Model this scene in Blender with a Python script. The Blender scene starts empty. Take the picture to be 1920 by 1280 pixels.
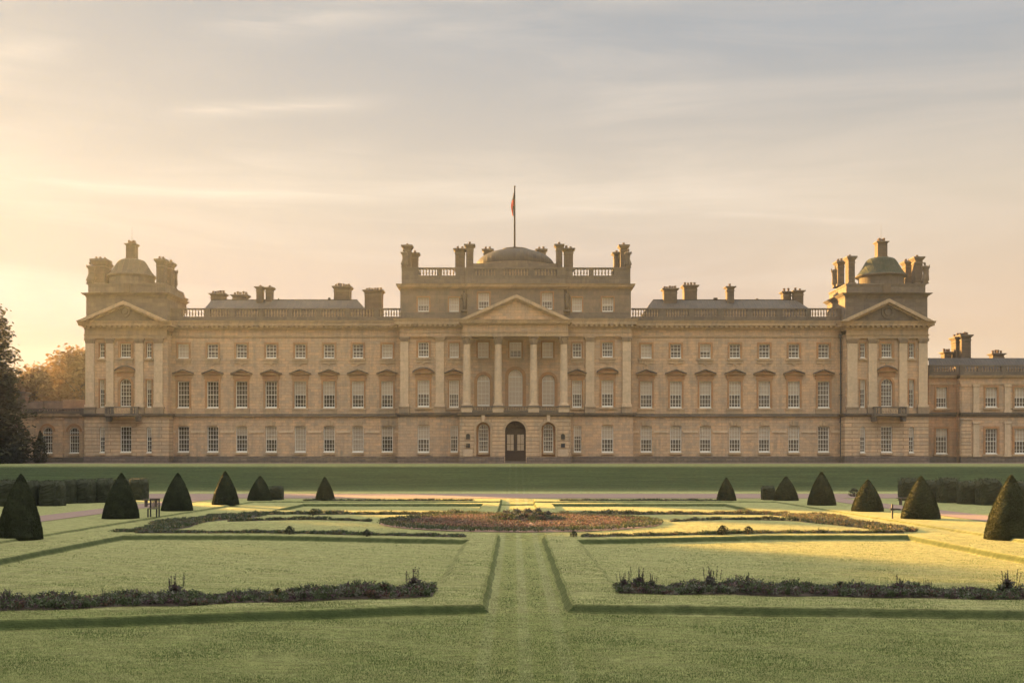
import bpy, math, random
from mathutils import Vector, Matrix
random.seed(7)
scn = bpy.context.scene
COL = scn.collection
PI = math.pi

# ------------------------------------------------------------------ camera
EYE = 3.2
FPX = 2100.0          # focal length in photograph pixels (1920 wide)
VX, VY = 965.0, 862.0 # vanishing point / horizon in the photograph
cam = bpy.data.cameras.new('camera')
cam.sensor_width = 36.0
cam.lens = FPX / 1920 * 36
cam.shift_x = -(VX - 960) / 1920
cam.shift_y = (VY - 640) / 1920
cam.clip_start = 0.1
cam.clip_end = 6000
camo = bpy.data.objects.new('camera', cam)
camo.location = (0, 0, EYE)
camo.rotation_euler = (math.radians(90), 0, 0)
COL.objects.link(camo)
scn.camera = camo

# ------------------------------------------------------------------ light
SUN_EL = math.radians(11.2)
SUN_AZ = math.radians(-44.0)      # from +Y, negative towards -X (left, behind the house)
S = Vector((math.sin(SUN_AZ) * math.cos(SUN_EL), math.cos(SUN_AZ) * math.cos(SUN_EL), math.sin(SUN_EL)))
sl = bpy.data.lights.new('sun', 'SUN')
sl.energy = 5.0
sl.angle = math.radians(1.2)
sl.color = (1.0, 0.54, 0.15)
so = bpy.data.objects.new('sun', sl)
so.rotation_euler = S.to_track_quat('Z', 'Y').to_euler()
so.location = (-80, 90, 60)
COL.objects.link(so)
scn.view_settings.view_transform = 'Standard'
scn.view_settings.look = 'None'
scn.view_settings.gamma = 1
scn.view_settings.use_curve_mapping = False
scn.view_settings.exposure = 2.88


# ------------------------------------------------------------------ node helper
class NT:
    def __init__(s, tree):
        s.t = tree
        s.n = tree.nodes
        s.l = tree.links

    def node(s, typ, inputs=None, **props):
        nd = s.n.new(typ)
        for k, v in props.items():
            setattr(nd, k, v)
        for k, v in (inputs or {}).items():
            if hasattr(v, 'is_output') or isinstance(v, bpy.types.NodeSocket):
                s.l.new(v, nd.inputs[k])
            else:
                nd.inputs[k].default_value = v
        return nd

    def math(s, op, a, b=0.0, c=0.0, clamp=False):
        nd = s.n.new('ShaderNodeMath')
        nd.operation = op
        nd.use_clamp = clamp
        for i, v in enumerate((a, b, c)):
            if isinstance(v, bpy.types.NodeSocket):
                s.l.new(v, nd.inputs[i])
            else:
                nd.inputs[i].default_value = v
        return nd.outputs[0]

    def mix(s, fac, a, b, blend='MIX', clamp=False):
        nd = s.n.new('ShaderNodeMix')
        nd.data_type = 'RGBA'
        nd.blend_type = blend
        nd.clamp_result = clamp
        for i, v in ((0, fac), (6, a), (7, b)):
            if isinstance(v, bpy.types.NodeSocket):
                s.l.new(v, nd.inputs[i])
            elif i == 0:
                nd.inputs[0].default_value = v
            else:
                nd.inputs[i].default_value = (v[0], v[1], v[2], 1)
        return nd.outputs[2]

    def ramp(s, fac, stops, interp='LINEAR'):
        nd = s.n.new('ShaderNodeValToRGB')
        cr = nd.color_ramp
        cr.interpolation = interp
        while len(cr.elements) < len(stops):
            cr.elements.new(0.5)
        for e, (p, c) in zip(cr.elements, stops):
            e.position = p
            e.color = (c, c, c, 1) if isinstance(c, (int, float)) else (c[0], c[1], c[2], 1)
        s.l.new(fac, nd.inputs[0])
        return nd.outputs[0]

    def noise(s, vec, scale=1.0, detail=4.0, rough=0.55, dist=0.0):
        nd = s.node('ShaderNodeTexNoise', {'Scale': scale, 'Detail': detail, 'Roughness': rough, 'Distortion': dist})
        if vec is not None:
            s.l.new(vec, nd.inputs['Vector'])
        return nd.outputs[0]

    def mapping(s, vec, scale=(1, 1, 1), rot=(0, 0, 0), loc=(0, 0, 0)):
        nd = s.node('ShaderNodeMapping', {'Location': loc, 'Rotation': rot, 'Scale': scale})
        s.l.new(vec, nd.inputs['Vector'])
        return nd.outputs[0]


# ------------------------------------------------------------------ world
world = bpy.data.worlds.new('World')
scn.world = world
world.use_nodes = True
W = NT(world.node_tree)
W.n.clear()
out = W.node('ShaderNodeOutputWorld')
sky = W.node('ShaderNodeTexSky', sky_type='NISHITA', sun_disc=False, sun_elevation=SUN_EL,
             sun_rotation=SUN_AZ, altitude=100, air_density=1.0, dust_density=2.0, ozone_density=1.0)
tc = W.node('ShaderNodeTexCoord')
sep = W.node('ShaderNodeSeparateXYZ', {0: tc.outputs['Generated']})
dx, dy, dz = sep.outputs
elev = W.math('ARCSINE', W.math('MULTIPLY', dz, 0.9999))                       # radians
azim = W.math('ARCTAN2', dx, dy)                       # 0 ahead, negative left
en = W.math('DIVIDE', elev, 0.5, clamp=True)           # 0 horizon .. 1 at 28.6 deg
# dawn veil: thin bright air, warmer and brighter near the sun's bearing and near the horizon
near = W.ramp(en, [(0.0, (0.82, 0.60, 0.50)), (0.25, (0.78, 0.62, 0.58)), (0.45, (0.87, 0.77, 0.67)),
                   (0.72, (0.66, 0.65, 0.64)), (1.0, (0.52, 0.56, 0.60))])
far = W.ramp(en, [(0.0, (1.12, 0.78, 0.44)), (0.25, (1.10, 0.82, 0.57)), (0.45, (0.95, 0.81, 0.64)),
                  (0.72, (0.47, 0.54, 0.61)), (1.0, (0.30, 0.38, 0.46))])
dsun = W.math('ABSOLUTE', W.math('SUBTRACT', azim, SUN_AZ))
faz = W.ramp(W.math('DIVIDE', dsun, 1.35, clamp=True), [(0.0, 0.0), (0.25, 0.06), (0.6, 0.42), (0.85, 0.86), (1.0, 1.0)], 'EASE')
veil = W.mix(faz, near, far)
# glow round the sun's bearing
dotn = W.node('ShaderNodeVectorMath', {0: tc.outputs['Generated'], 1: tuple(S)}, operation='DOT_PRODUCT')
glow = W.math('POWER', W.math('MAXIMUM', dotn.outputs['Value'], 0.0), 9.0)
veil = W.mix(W.math('MULTIPLY', glow, 0.10), veil, (1.15, 0.98, 0.66))
# cirrus
cv = W.node('ShaderNodeCombineXYZ', {0: azim, 1: W.math('MULTIPLY', elev, 1.0), 2: 0.0}).outputs[0]
c1 = W.noise(W.mapping(cv, (2.2, 17.0, 1), (0, 0, 0.05), (3.1, 0.7, 0)), 1.0, 7, 0.6, 0.9)
c2 = W.noise(W.mapping(cv, (1.3, 6.0, 1), (0, 0, -0.12), (1.7, 4.2, 0)), 1.0, 4, 0.5, 0.3)
cm = W.math('MULTIPLY', W.ramp(c1, [(0.42, 0.0), (0.68, 1.0)]), W.ramp(c2, [(0.38, 0.0), (0.58, 1.0)]))
cm = W.math('MULTIPLY', cm, W.ramp(faz, [(0.0, 0.9), (1.0, 0.22)]))
# long thin ice-cloud streaks: (bearing0, height0, bearing1, height1, half thickness, strength)
tu, tv = W.math('DIVIDE', dx, W.math('MAXIMUM', dy, 0.05)), W.math('DIVIDE', dz, W.math('MAXIMUM', dy, 0.05))
wob = W.math('MULTIPLY', W.math('SUBTRACT', W.noise(W.mapping(cv, (3.0, 3.0, 1)), 1.0, 3, 0.5), 0.5), 0.030)
fib = W.ramp(W.noise(W.mapping(cv, (5.0, 55.0, 1), (0, 0, 0.04)), 1.0, 5, 0.6, 0.6), [(0.34, 0.15), (0.62, 1.0)])
for (u0, v0, u1, v1, th, stg) in ((-0.62, 0.262, 0.00, 0.226, 0.007, 0.75), (-0.10, 0.232, 0.48, 0.205, 0.006, 0.55), (-0.34, 0.312, -0.08, 0.318, 0.006, 0.7),
                                  (-0.31, 0.384, 0.06, 0.418, 0.016, 0.45), (0.10, 0.238, 0.30, 0.222, 0.005, 0.45), (-0.62, 0.345, -0.36, 0.375, 0.022, 0.4),
                                  (-0.30, 0.270, -0.08, 0.262, 0.018, 0.35), (-0.58, 0.40, -0.28, 0.44, 0.014, 0.3), (0.02, 0.285, 0.40, 0.300, 0.010, 0.14)):
    tt = W.math('DIVIDE', W.math('SUBTRACT', tu, u0), u1 - u0)
    ln = W.math('ADD', W.math('MULTIPLY', tt, v1 - v0), v0)
    dd = W.math('DIVIDE', W.math('ABSOLUTE', W.math('SUBTRACT', W.math('ADD', tv, wob), ln)), th * 2.2, clamp=True)
    prf = W.math('POWER', W.math('SUBTRACT', 1.0, dd), 2.0)
    end = W.ramp(tt, [(0.0, 0.0), (0.3, 1.0), (0.65, 0.9), (1.0, 0.0)], 'EASE')
    k_ = W.math('MULTIPLY', W.math('MULTIPLY', prf, end), W.math('MULTIPLY', fib, stg))
    cm = W.math('MAXIMUM', cm, k_)
cm = W.math('MULTIPLY', cm, W.ramp(dy, [(0.0, 0.0), (0.1, 1.0)]))
veil = W.mix(W.math('MULTIPLY', cm, 1.0, clamp=True), veil, W.mix(faz, (1.40, 1.22, 1.00), (1.28, 1.06, 0.86)))
hv = W.node('ShaderNodeHueSaturation', {'Saturation': 1.0, 'Value': 0.096, 'Color': veil})
bg1 = W.node('ShaderNodeBackground', {'Color': sky.outputs[0], 'Strength': 0.0007})
bkd = W.ramp(W.math('MULTIPLY', W.math('ADD', dy, 0.0), -1.0, clamp=True), [(0.0, 1.0), (0.5, 0.6)], 'EASE')
bg2 = W.node('ShaderNodeBackground', {'Color': hv.outputs[0], 'Strength': bkd})
# unseen fill light added overhead to brighten the lawns and facade
up = W.ramp(W.math('DIVIDE', elev, 1.57, clamp=True), [(0.27, 0.0), (0.55, 1.0)], 'EASE')
bg3 = W.node('ShaderNodeBackground', {'Color': (0.95, 0.90, 0.80, 1), 'Strength': W.math('MULTIPLY', up, 0.32)})
bk = W.ramp(W.math('MULTIPLY', dy, -1.0, clamp=True), [(0.0, 0.0), (0.6, 1.0)], 'EASE')
bkm = W.math('MULTIPLY', bk, W.ramp(W.math('ADD', dz, 0.0, clamp=True), [(0.0, 0.0), (0.03, 1.0)]))
bg4 = W.node('ShaderNodeBackground', {'Color': (1.0, 0.88, 0.70, 1), 'Strength': W.math('MULTIPLY', bkm, 0.02)})  # weak fill added behind the viewpoint to light the facade
a1 = W.node('ShaderNodeAddShader', {0: bg1.outputs[0], 1: bg2.outputs[0]})
a2 = W.node('ShaderNodeAddShader', {0: bg3.outputs[0], 1: bg4.outputs[0]})
a3 = W.node('ShaderNodeAddShader', {0: a1.outputs[0], 1: a2.outputs[0]})
W.l.new(a3.outputs[0], out.inputs['Surface'])


# ------------------------------------------------------------------ materials
def new_mat(name):
    m = bpy.data.materials.new(name)
    m.use_nodes = True
    T = NT(m.node_tree)
    T.n.clear()
    o = T.node('ShaderNodeOutputMaterial')
    b = T.node('ShaderNodeBsdfPrincipled')
    T.l.new(b.outputs[0], o.inputs['Surface'])
    return m, T, b, o


def plain(name, col, rough=0.7, var=0.12, scale=3.0, bump=0.0, spec=0.3):
    m, T, b, o = new_mat(name)
    g = T.node('ShaderNodeNewGeometry')
    n = T.noise(g.outputs['Position'], scale, 4, 0.6)
    c = T.mix(n, tuple(v * (1 - var * 2) for v in col), tuple(v * (1 + var * 2) for v in col))
    T.l.new(c, b.inputs['Base Color'])
    b.inputs['Roughness'].default_value = rough
    b.inputs['Specular IOR Level'].default_value = spec
    if bump:
        bn = T.node('ShaderNodeBump', {'Strength': bump, 'Distance': 0.05, 'Height': n})
        T.l.new(bn.outputs[0], b.inputs['Normal'])
    return m


def stone(name, col, alt, course=0.36, joint=0.35, grime=0.7, groove=0.0, jw=0.03, bw=2.6):
    """ashlar: coursed blocks with block-to-block variation, weather patches and run-off streaks"""
    m, T, b, o = new_mat(name)
    g = T.node('ShaderNodeNewGeometry')
    pos = g.outputs['Position']
    sp = T.node('ShaderNodeSeparateXYZ', {0: pos})
    u = T.math('ADD', sp.outputs[0], sp.outputs[1])
    uv = T.node('ShaderNodeCombineXYZ', {0: u, 1: sp.outputs[2], 2: 0.0}).outputs[0]
    br = T.node('ShaderNodeTexBrick', {'Vector': uv, 'Scale': 1.0, 'Mortar Size': jw, 'Mortar Smooth': 0.5,
                                       'Bias': 0.0, 'Brick Width': course * bw, 'Row Height': course,
                                       'Color1': (0.0, 0.0, 0.0, 1), 'Color2': (1, 1, 1, 1), 'Mortar': (0.5, 0.5, 0.5, 1)})
    tone = T.math('ADD', T.math('MULTIPLY', T.noise(pos, 0.16, 4, 0.6), 0.65), T.math('MULTIPLY', br.outputs['Color'], 0.35))
    c = T.mix(T.ramp(tone, [(0.30, 0.0), (0.68, 1.0)]), col, alt)
    fine = T.noise(pos, 2.3, 5, 0.7)
    c = T.mix(1.0, c, T.ramp(fine, [(0.25, 0.80), (0.75, 1.16)]), 'MULTIPLY')
    # run-off streaks and lichen patches
    st = T.noise(T.mapping(uv, (1.5, 0.16, 1)), 1.0, 5, 0.65)
    pt = T.noise(pos, 0.45, 5, 0.7)
    gm = T.math('MULTIPLY', T.ramp(st, [(0.43, 0.0), (0.66, 1.0)]), T.ramp(pt, [(0.38, 0.12), (0.62, 1.0)]))
    gc = tuple(0.45 * v + 0.02 for v in (sum(col) / 3 * 1.05, sum(col) / 3, sum(col) / 3 * 0.85))
    c = T.mix(T.math('MULTIPLY', gm, grime), c, gc)
    c = T.mix(T.math('MULTIPLY', br.outputs['Fac'], joint), c, tuple(v * 0.42 for v in col))
    T.l.new(c, b.inputs['Base Color'])
    b.inputs['Roughness'].default_value = 0.9
    b.inputs['Specular IOR Level'].default_value = 0.15
    h = T.math('SUBTRACT', T.math('MULTIPLY', fine, 0.35), T.math('MULTIPLY', br.outputs['Fac'], 0.6 + groove))
    bn = T.node('ShaderNodeBump', {'Strength': 0.6, 'Distance': 0.05, 'Height': h})
    T.l.new(bn.outputs[0], b.inputs['Normal'])
    return m


M = {}
M['wall'] = stone('ashlar_wall', (0.58, 0.385, 0.240), (0.43, 0.325, 0.232))
M['rust'] = stone('rusticated_stone', (0.59, 0.41, 0.26), (0.45, 0.345, 0.24), course=0.46, joint=0.85, groove=1.0, jw=0.05, bw=14.0)
M['trim'] = stone('dressed_stone', (0.50, 0.36, 0.23), (0.38, 0.29, 0.20), course=0.9, joint=0.15)
M['pale'] = stone('pale_column_stone', (0.60, 0.455, 0.315), (0.50, 0.395, 0.285), course=1.3, joint=0.2, grime=0.25)
M['warm'] = stone('warm_surround_stone', (0.40, 0.215, 0.105), (0.34, 0.21, 0.12), course=0.8, joint=0.15, grime=0.3)
M['warmwall'] = stone('warm_wall_stone', (0.48, 0.285, 0.165), (0.38, 0.26, 0.17))
M['cap'] = stone('capital_stone', (0.36, 0.27, 0.19), (0.26, 0.205, 0.15), course=2.0, joint=0.0, grime=0.7)
M['grey'] = stone('weathered_stone', (0.19, 0.155, 0.125), (0.125, 0.11, 0.095), course=0.5, joint=0.3, grime=0.9)
M['plinth'] = stone('dark_plinth_stone', (0.23, 0.18, 0.145), (0.15, 0.125, 0.11), course=0.34, joint=0.6, grime=0.9, jw=0.05)
M['attic'] = stone('attic_stone', (0.25, 0.19, 0.14), (0.18, 0.145, 0.115), course=0.5, joint=0.3, grime=0.6)
M['stack'] = stone('chimney_stone', (0.145, 0.11, 0.083), (0.10, 0.082, 0.066), course=0.35, joint=0.3, grime=0.7)
M['sculpt'] = stone('carved_stone', (0.17, 0.13, 0.095), (0.11, 0.09, 0.07), course=3, joint=0.0, grime=0.8)
M['white'] = plain('white_painted_wood', (0.74, 0.73, 0.68), 0.5, 0.05)
M['bar'] = plain('glazing_bar_paint', (0.74, 0.71, 0.64), 0.5, 0.05)
M['blind'] = plain('cream_roller_blind', (0.68, 0.60, 0.51), 0.9, 0.05, 0.7)
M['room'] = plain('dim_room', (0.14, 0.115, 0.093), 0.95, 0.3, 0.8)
M['oak'] = plain('dark_oak', (0.050, 0.030, 0.022), 0.55, 0.2, 6)
M['iron'] = plain('black_iron', (0.035, 0.035, 0.035), 0.5, 0.1)
M['pipe'] = plain('lead_pipe', (0.07, 0.075, 0.08), 0.6, 0.1)
M['terra'] = plain('clay_pot', (0.15, 0.10, 0.07), 0.9, 0.2, 5)
M['flagred'] = plain('red_flag_cloth', (0.50, 0.035, 0.03), 0.8, 0.1)
M['flagdark'] = plain('navy_flag_cloth', (0.05, 0.035, 0.06), 0.8, 0.1)
M['pole'] = plain('painted_pole', (0.020, 0.014, 0.012), 0.9, 0.1, spec=0.0)
M['bark'] = plain('bark', (0.09, 0.065, 0.045), 0.95, 0.3, 4, 0.5)
M['bench'] = plain('weathered_teak', (0.10, 0.075, 0.06), 0.8, 0.2, 8)


def ribbed(name, col, alt, ribs=1.9):
    m, T, b, o = new_mat(name)
    g = T.node('ShaderNodeNewGeometry')
    pos = g.outputs['Position']
    sp = T.node('ShaderNodeSeparateXYZ', {0: pos})
    n = T.noise(pos, 0.8, 5, 0.7)
    c = T.mix(T.ramp(n, [(0.35, 0.0), (0.65, 1.0)]), col, alt)
    w = T.math('SINE', T.math('MULTIPLY', sp.outputs[0], ribs * 2 * PI))
    r = T.ramp(w, [(0.7, 0.0), (0.97, 1.0)])
    c = T.mix(T.math('MULTIPLY', r, 0.35), c, tuple(v * 1.5 for v in col))
    sp2 = T.noise(pos, 4.0, 3, 0.7)
    c = T.mix(1.0, c, T.ramp(sp2, [(0.2, 0.75), (0.8, 1.2)]), 'MULTIPLY')
    T.l.new(c, b.inputs['Base Color'])
    b.inputs['Roughness'].default_value = 0.7
    b.inputs['Specular IOR Level'].default_value = 0.08
    bn = T.node('ShaderNodeBump', {'Strength': 0.5, 'Distance': 0.06, 'Height': r})
    T.l.new(bn.outputs[0], b.inputs['Normal'])
    return m


M['lead'] = ribbed('grey_lead_roof', (0.026, 0.025, 0.027), (0.042, 0.039, 0.038))
M['slate'] = ribbed('slate_roof', (0.050, 0.047, 0.048), (0.075, 0.066, 0.060), 1.3)
M['copper'] = ribbed('mossy_green_dome', (0.026, 0.036, 0.024), (0.048, 0.052, 0.038), 1.6)
M['tan_dome'] = ribbed('lichened_lead_dome', (0.085, 0.07, 0.05), (0.065, 0.055, 0.042), 1.6)

# window glass: mostly clear with a sky reflection
m, T, b, o = new_mat('window_glass')
tr = T.node('ShaderNodeBsdfTransparent', {'Color': (0.92, 0.90, 0.88, 1)})
gl = T.node('ShaderNodeBsdfGlossy', {'Color': (0.95, 0.95, 0.95, 1), 'Roughness': 0.05})
fr = T.node('ShaderNodeLayerWeight', {'Blend': 0.25})
gg = T.node('ShaderNodeNewGeometry')
wob = T.noise(gg.outputs['Position'], 1.1, 2, 0.5)
bnm = T.node('ShaderNodeBump', {'Strength': 0.25, 'Distance': 0.05, 'Height': wob})
T.l.new(bnm.outputs[0], gl.inputs['Normal'])
fac = T.math('ADD', T.math('MULTIPLY', fr.outputs['Fresnel'], 0.7), 0.10, clamp=True)
mx = T.node('ShaderNodeMixShader', {0: fac, 1: tr.outputs[0], 2: gl.outputs[0]})
T.l.new(mx.outputs[0], o.inputs['Surface'])
M['glass'] = m


def grass_mat():
    m, T, b, o = new_mat('mown_grass')
    g = T.node('ShaderNodeNewGeometry')
    pos = g.outputs['Position']
    sp = T.node('ShaderNodeSeparateXYZ', {0: pos})
    x, y, z = sp.outputs
    patch = T.noise(pos, 0.16, 4, 0.6)
    mid = T.noise(T.mapping(pos, (0.9, 1.6, 1)), 1.0, 5, 0.65)
    tuft = T.noise(T.mapping(pos, (2.6, 4.6, 3)), 1.0, 8, 0.82)
    tuft2 = T.noise(T.mapping(pos, (24, 34, 24)), 1.0, 3, 0.8)
    c = T.mix(T.ramp(patch, [(0.35, 0.0), (0.65, 1.0)]), (0.160, 0.190, 0.066), (0.205, 0.225, 0.088))
    c = T.mix(T.ramp(mid, [(0.35, 0.0), (0.7, 0.55)]), c, (0.225, 0.21, 0.095))
    # mower passes: straight along the central walk, slightly diagonal on the panels
    onpath = T.math('MULTIPLY', T.math('GREATER_THAN', x, -0.75), T.math('LESS_THAN', x, 1.25))
    s1 = T.math('SINE', T.math('MULTIPLY', x, 2 * PI / 0.66))
    s2 = T.math('SINE', T.math('MULTIPLY', T.math('ADD', T.math('MULTIPLY', y, 0.9), T.math('MULTIPLY', x, 0.43)), 2 * PI / 1.1))
    s1 = T.ramp(s1, [(0.35, 0.0), (0.65, 1.0)])
    s2 = T.ramp(s2, [(0.30, 0.0), (0.70, 1.0)])
    st = T.mix(onpath, T.mix(0.5, (1, 1, 1), s2), s1)
    strk = T.noise(T.mapping(pos, (1.1, 8.5, 1)), 1.0, 5, 0.7)
    c = T.mix(1.0, c, T.ramp(strk, [(0.32, 0.78), (0.68, 1.22)]), 'MULTIPLY')
    c = T.mix(T.math('MULTIPLY', st, T.math('ADD', 0.42, T.math('MULTIPLY', onpath, 0.33))), c, (0.24, 0.25, 0.13))
    k = T.mix(0.35, T.ramp(tuft, [(0.38, 0.15), (0.62, 1.85)]), T.ramp(tuft2, [(0.25, 0.35), (0.75, 1.60)]))
    c = T.mix(1.0, c, k, 'MULTIPLY')
    # the front lawn is a deeper green than the parterre, the walk partly so
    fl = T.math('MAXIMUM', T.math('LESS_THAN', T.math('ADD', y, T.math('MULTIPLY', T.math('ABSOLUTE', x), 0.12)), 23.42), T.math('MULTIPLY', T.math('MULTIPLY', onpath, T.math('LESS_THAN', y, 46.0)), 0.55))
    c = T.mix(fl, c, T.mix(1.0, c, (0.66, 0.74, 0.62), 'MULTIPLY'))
    # steep turf edges darkened in the colour for their shade, with some thatch and soil
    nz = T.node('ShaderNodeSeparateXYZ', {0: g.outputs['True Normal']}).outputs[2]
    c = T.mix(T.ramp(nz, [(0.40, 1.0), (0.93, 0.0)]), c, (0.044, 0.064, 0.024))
    # shade on the bank before the house is painted in as darker grass colour
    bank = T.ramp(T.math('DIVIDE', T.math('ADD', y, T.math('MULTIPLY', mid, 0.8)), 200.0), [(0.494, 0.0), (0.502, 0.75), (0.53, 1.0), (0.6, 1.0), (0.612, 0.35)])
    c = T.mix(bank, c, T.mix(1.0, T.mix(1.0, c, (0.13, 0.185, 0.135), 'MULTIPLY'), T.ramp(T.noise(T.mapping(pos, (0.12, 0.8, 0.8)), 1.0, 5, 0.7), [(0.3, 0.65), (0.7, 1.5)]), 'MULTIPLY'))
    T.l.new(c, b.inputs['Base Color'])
    b.inputs['Roughness'].default_value = 0.95
    b.inputs['Specular IOR Level'].default_value = 0.1
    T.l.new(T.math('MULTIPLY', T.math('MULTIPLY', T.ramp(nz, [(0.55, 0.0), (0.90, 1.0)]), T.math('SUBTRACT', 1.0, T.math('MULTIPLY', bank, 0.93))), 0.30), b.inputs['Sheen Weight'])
    b.inputs['Sheen Tint'].default_value = (0.87, 0.76, 0.34, 1)
    hh = T.math('ADD', T.math('MULTIPLY', tuft, 1.0), T.math('MULTIPLY', tuft2, 0.45))
    bn = T.node('ShaderNodeBump', {'Strength': 1.0, 'Distance': 0.10, 'Height': hh})
    T.l.new(bn.outputs[0], b.inputs['Normal'])
    return m


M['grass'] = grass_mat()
M['gravel'] = plain('pink_gravel', (0.19, 0.13, 0.108), 0.95, 0.18, 14.0, 0.4)
M['soil'] = plain('bed_soil', (0.055, 0.042, 0.032), 0.95, 0.25, 5.0, 0.6)
M['pinksoil'] = plain('pink_heather_mulch', (0.17, 0.11, 0.085), 0.95, 0.25, 5.0, 0.6)


def leaf(name, col, trans=0.35, var=0.35, sc=1.2):
    m, T, b, o = new_mat(name)
    g = T.node('ShaderNodeNewGeometry')
    n = T.noise(g.outputs['Position'], sc, 3, 0.7)
    r = T.node('ShaderNodeObjectInfo').outputs['Random']
    f = T.ramp(n, [(0.3, 0.0), (0.7, 1.0)])
    c = T.mix(f, tuple(v * (1 - var) for v in col), tuple(v * (1 + var) for v in col))
    T.l.new(c, b.inputs['Base Color'])
    b.inputs['Roughness'].default_value = 0.7
    b.inputs['Specular IOR Level'].default_value = 0.15
    t = T.node('ShaderNodeBsdfTranslucent', {'Color': c})
    mxx = T.node('ShaderNodeMixShader', {0: trans, 1: b.outputs[0], 2: t.outputs[0]})
    T.l.new(mxx.outputs[0], o.inputs['Surface'])
    return m


M['yew'] = leaf('yew_foliage', (0.034, 0.040, 0.018), 0.28, 0.30, 2.5)
M['hedge'] = leaf('hedge_foliage', (0.040, 0.044, 0.024), 0.1, 0.3, 2.0)
M['cedar'] = leaf('cedar_foliage', (0.060, 0.055, 0.025), 0.2, 0.4, 0.8)
M['oakleaf'] = leaf('autumn_foliage', (0.17, 0.10, 0.038), 0.35, 0.3, 0.6)
M['darkleaf'] = leaf('dense_foliage', (0.05, 0.055, 0.02), 0.2, 0.3, 0.6)
M['bed_green'] = leaf('bed_green', (0.065, 0.085, 0.042), 0.25, 0.4, 3)
M['bed_grey'] = leaf('bed_grey_leaf', (0.125, 0.125, 0.105), 0.2, 0.3, 6)
M['bed_purple'] = leaf('bed_purple_flower', (0.085, 0.055, 0.065), 0.2, 0.35, 6)
M['bed_red'] = leaf('bed_russet_flower', (0.10, 0.060, 0.048), 0.2, 0.35, 6)
M['bed_pink'] = leaf('bed_pink_flower', (0.19, 0.128, 0.105), 0.25, 0.3, 6)
M['bed_tan'] = leaf('bed_seedhead', (0.20, 0.16, 0.085), 0.25, 0.3, 6)


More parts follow.
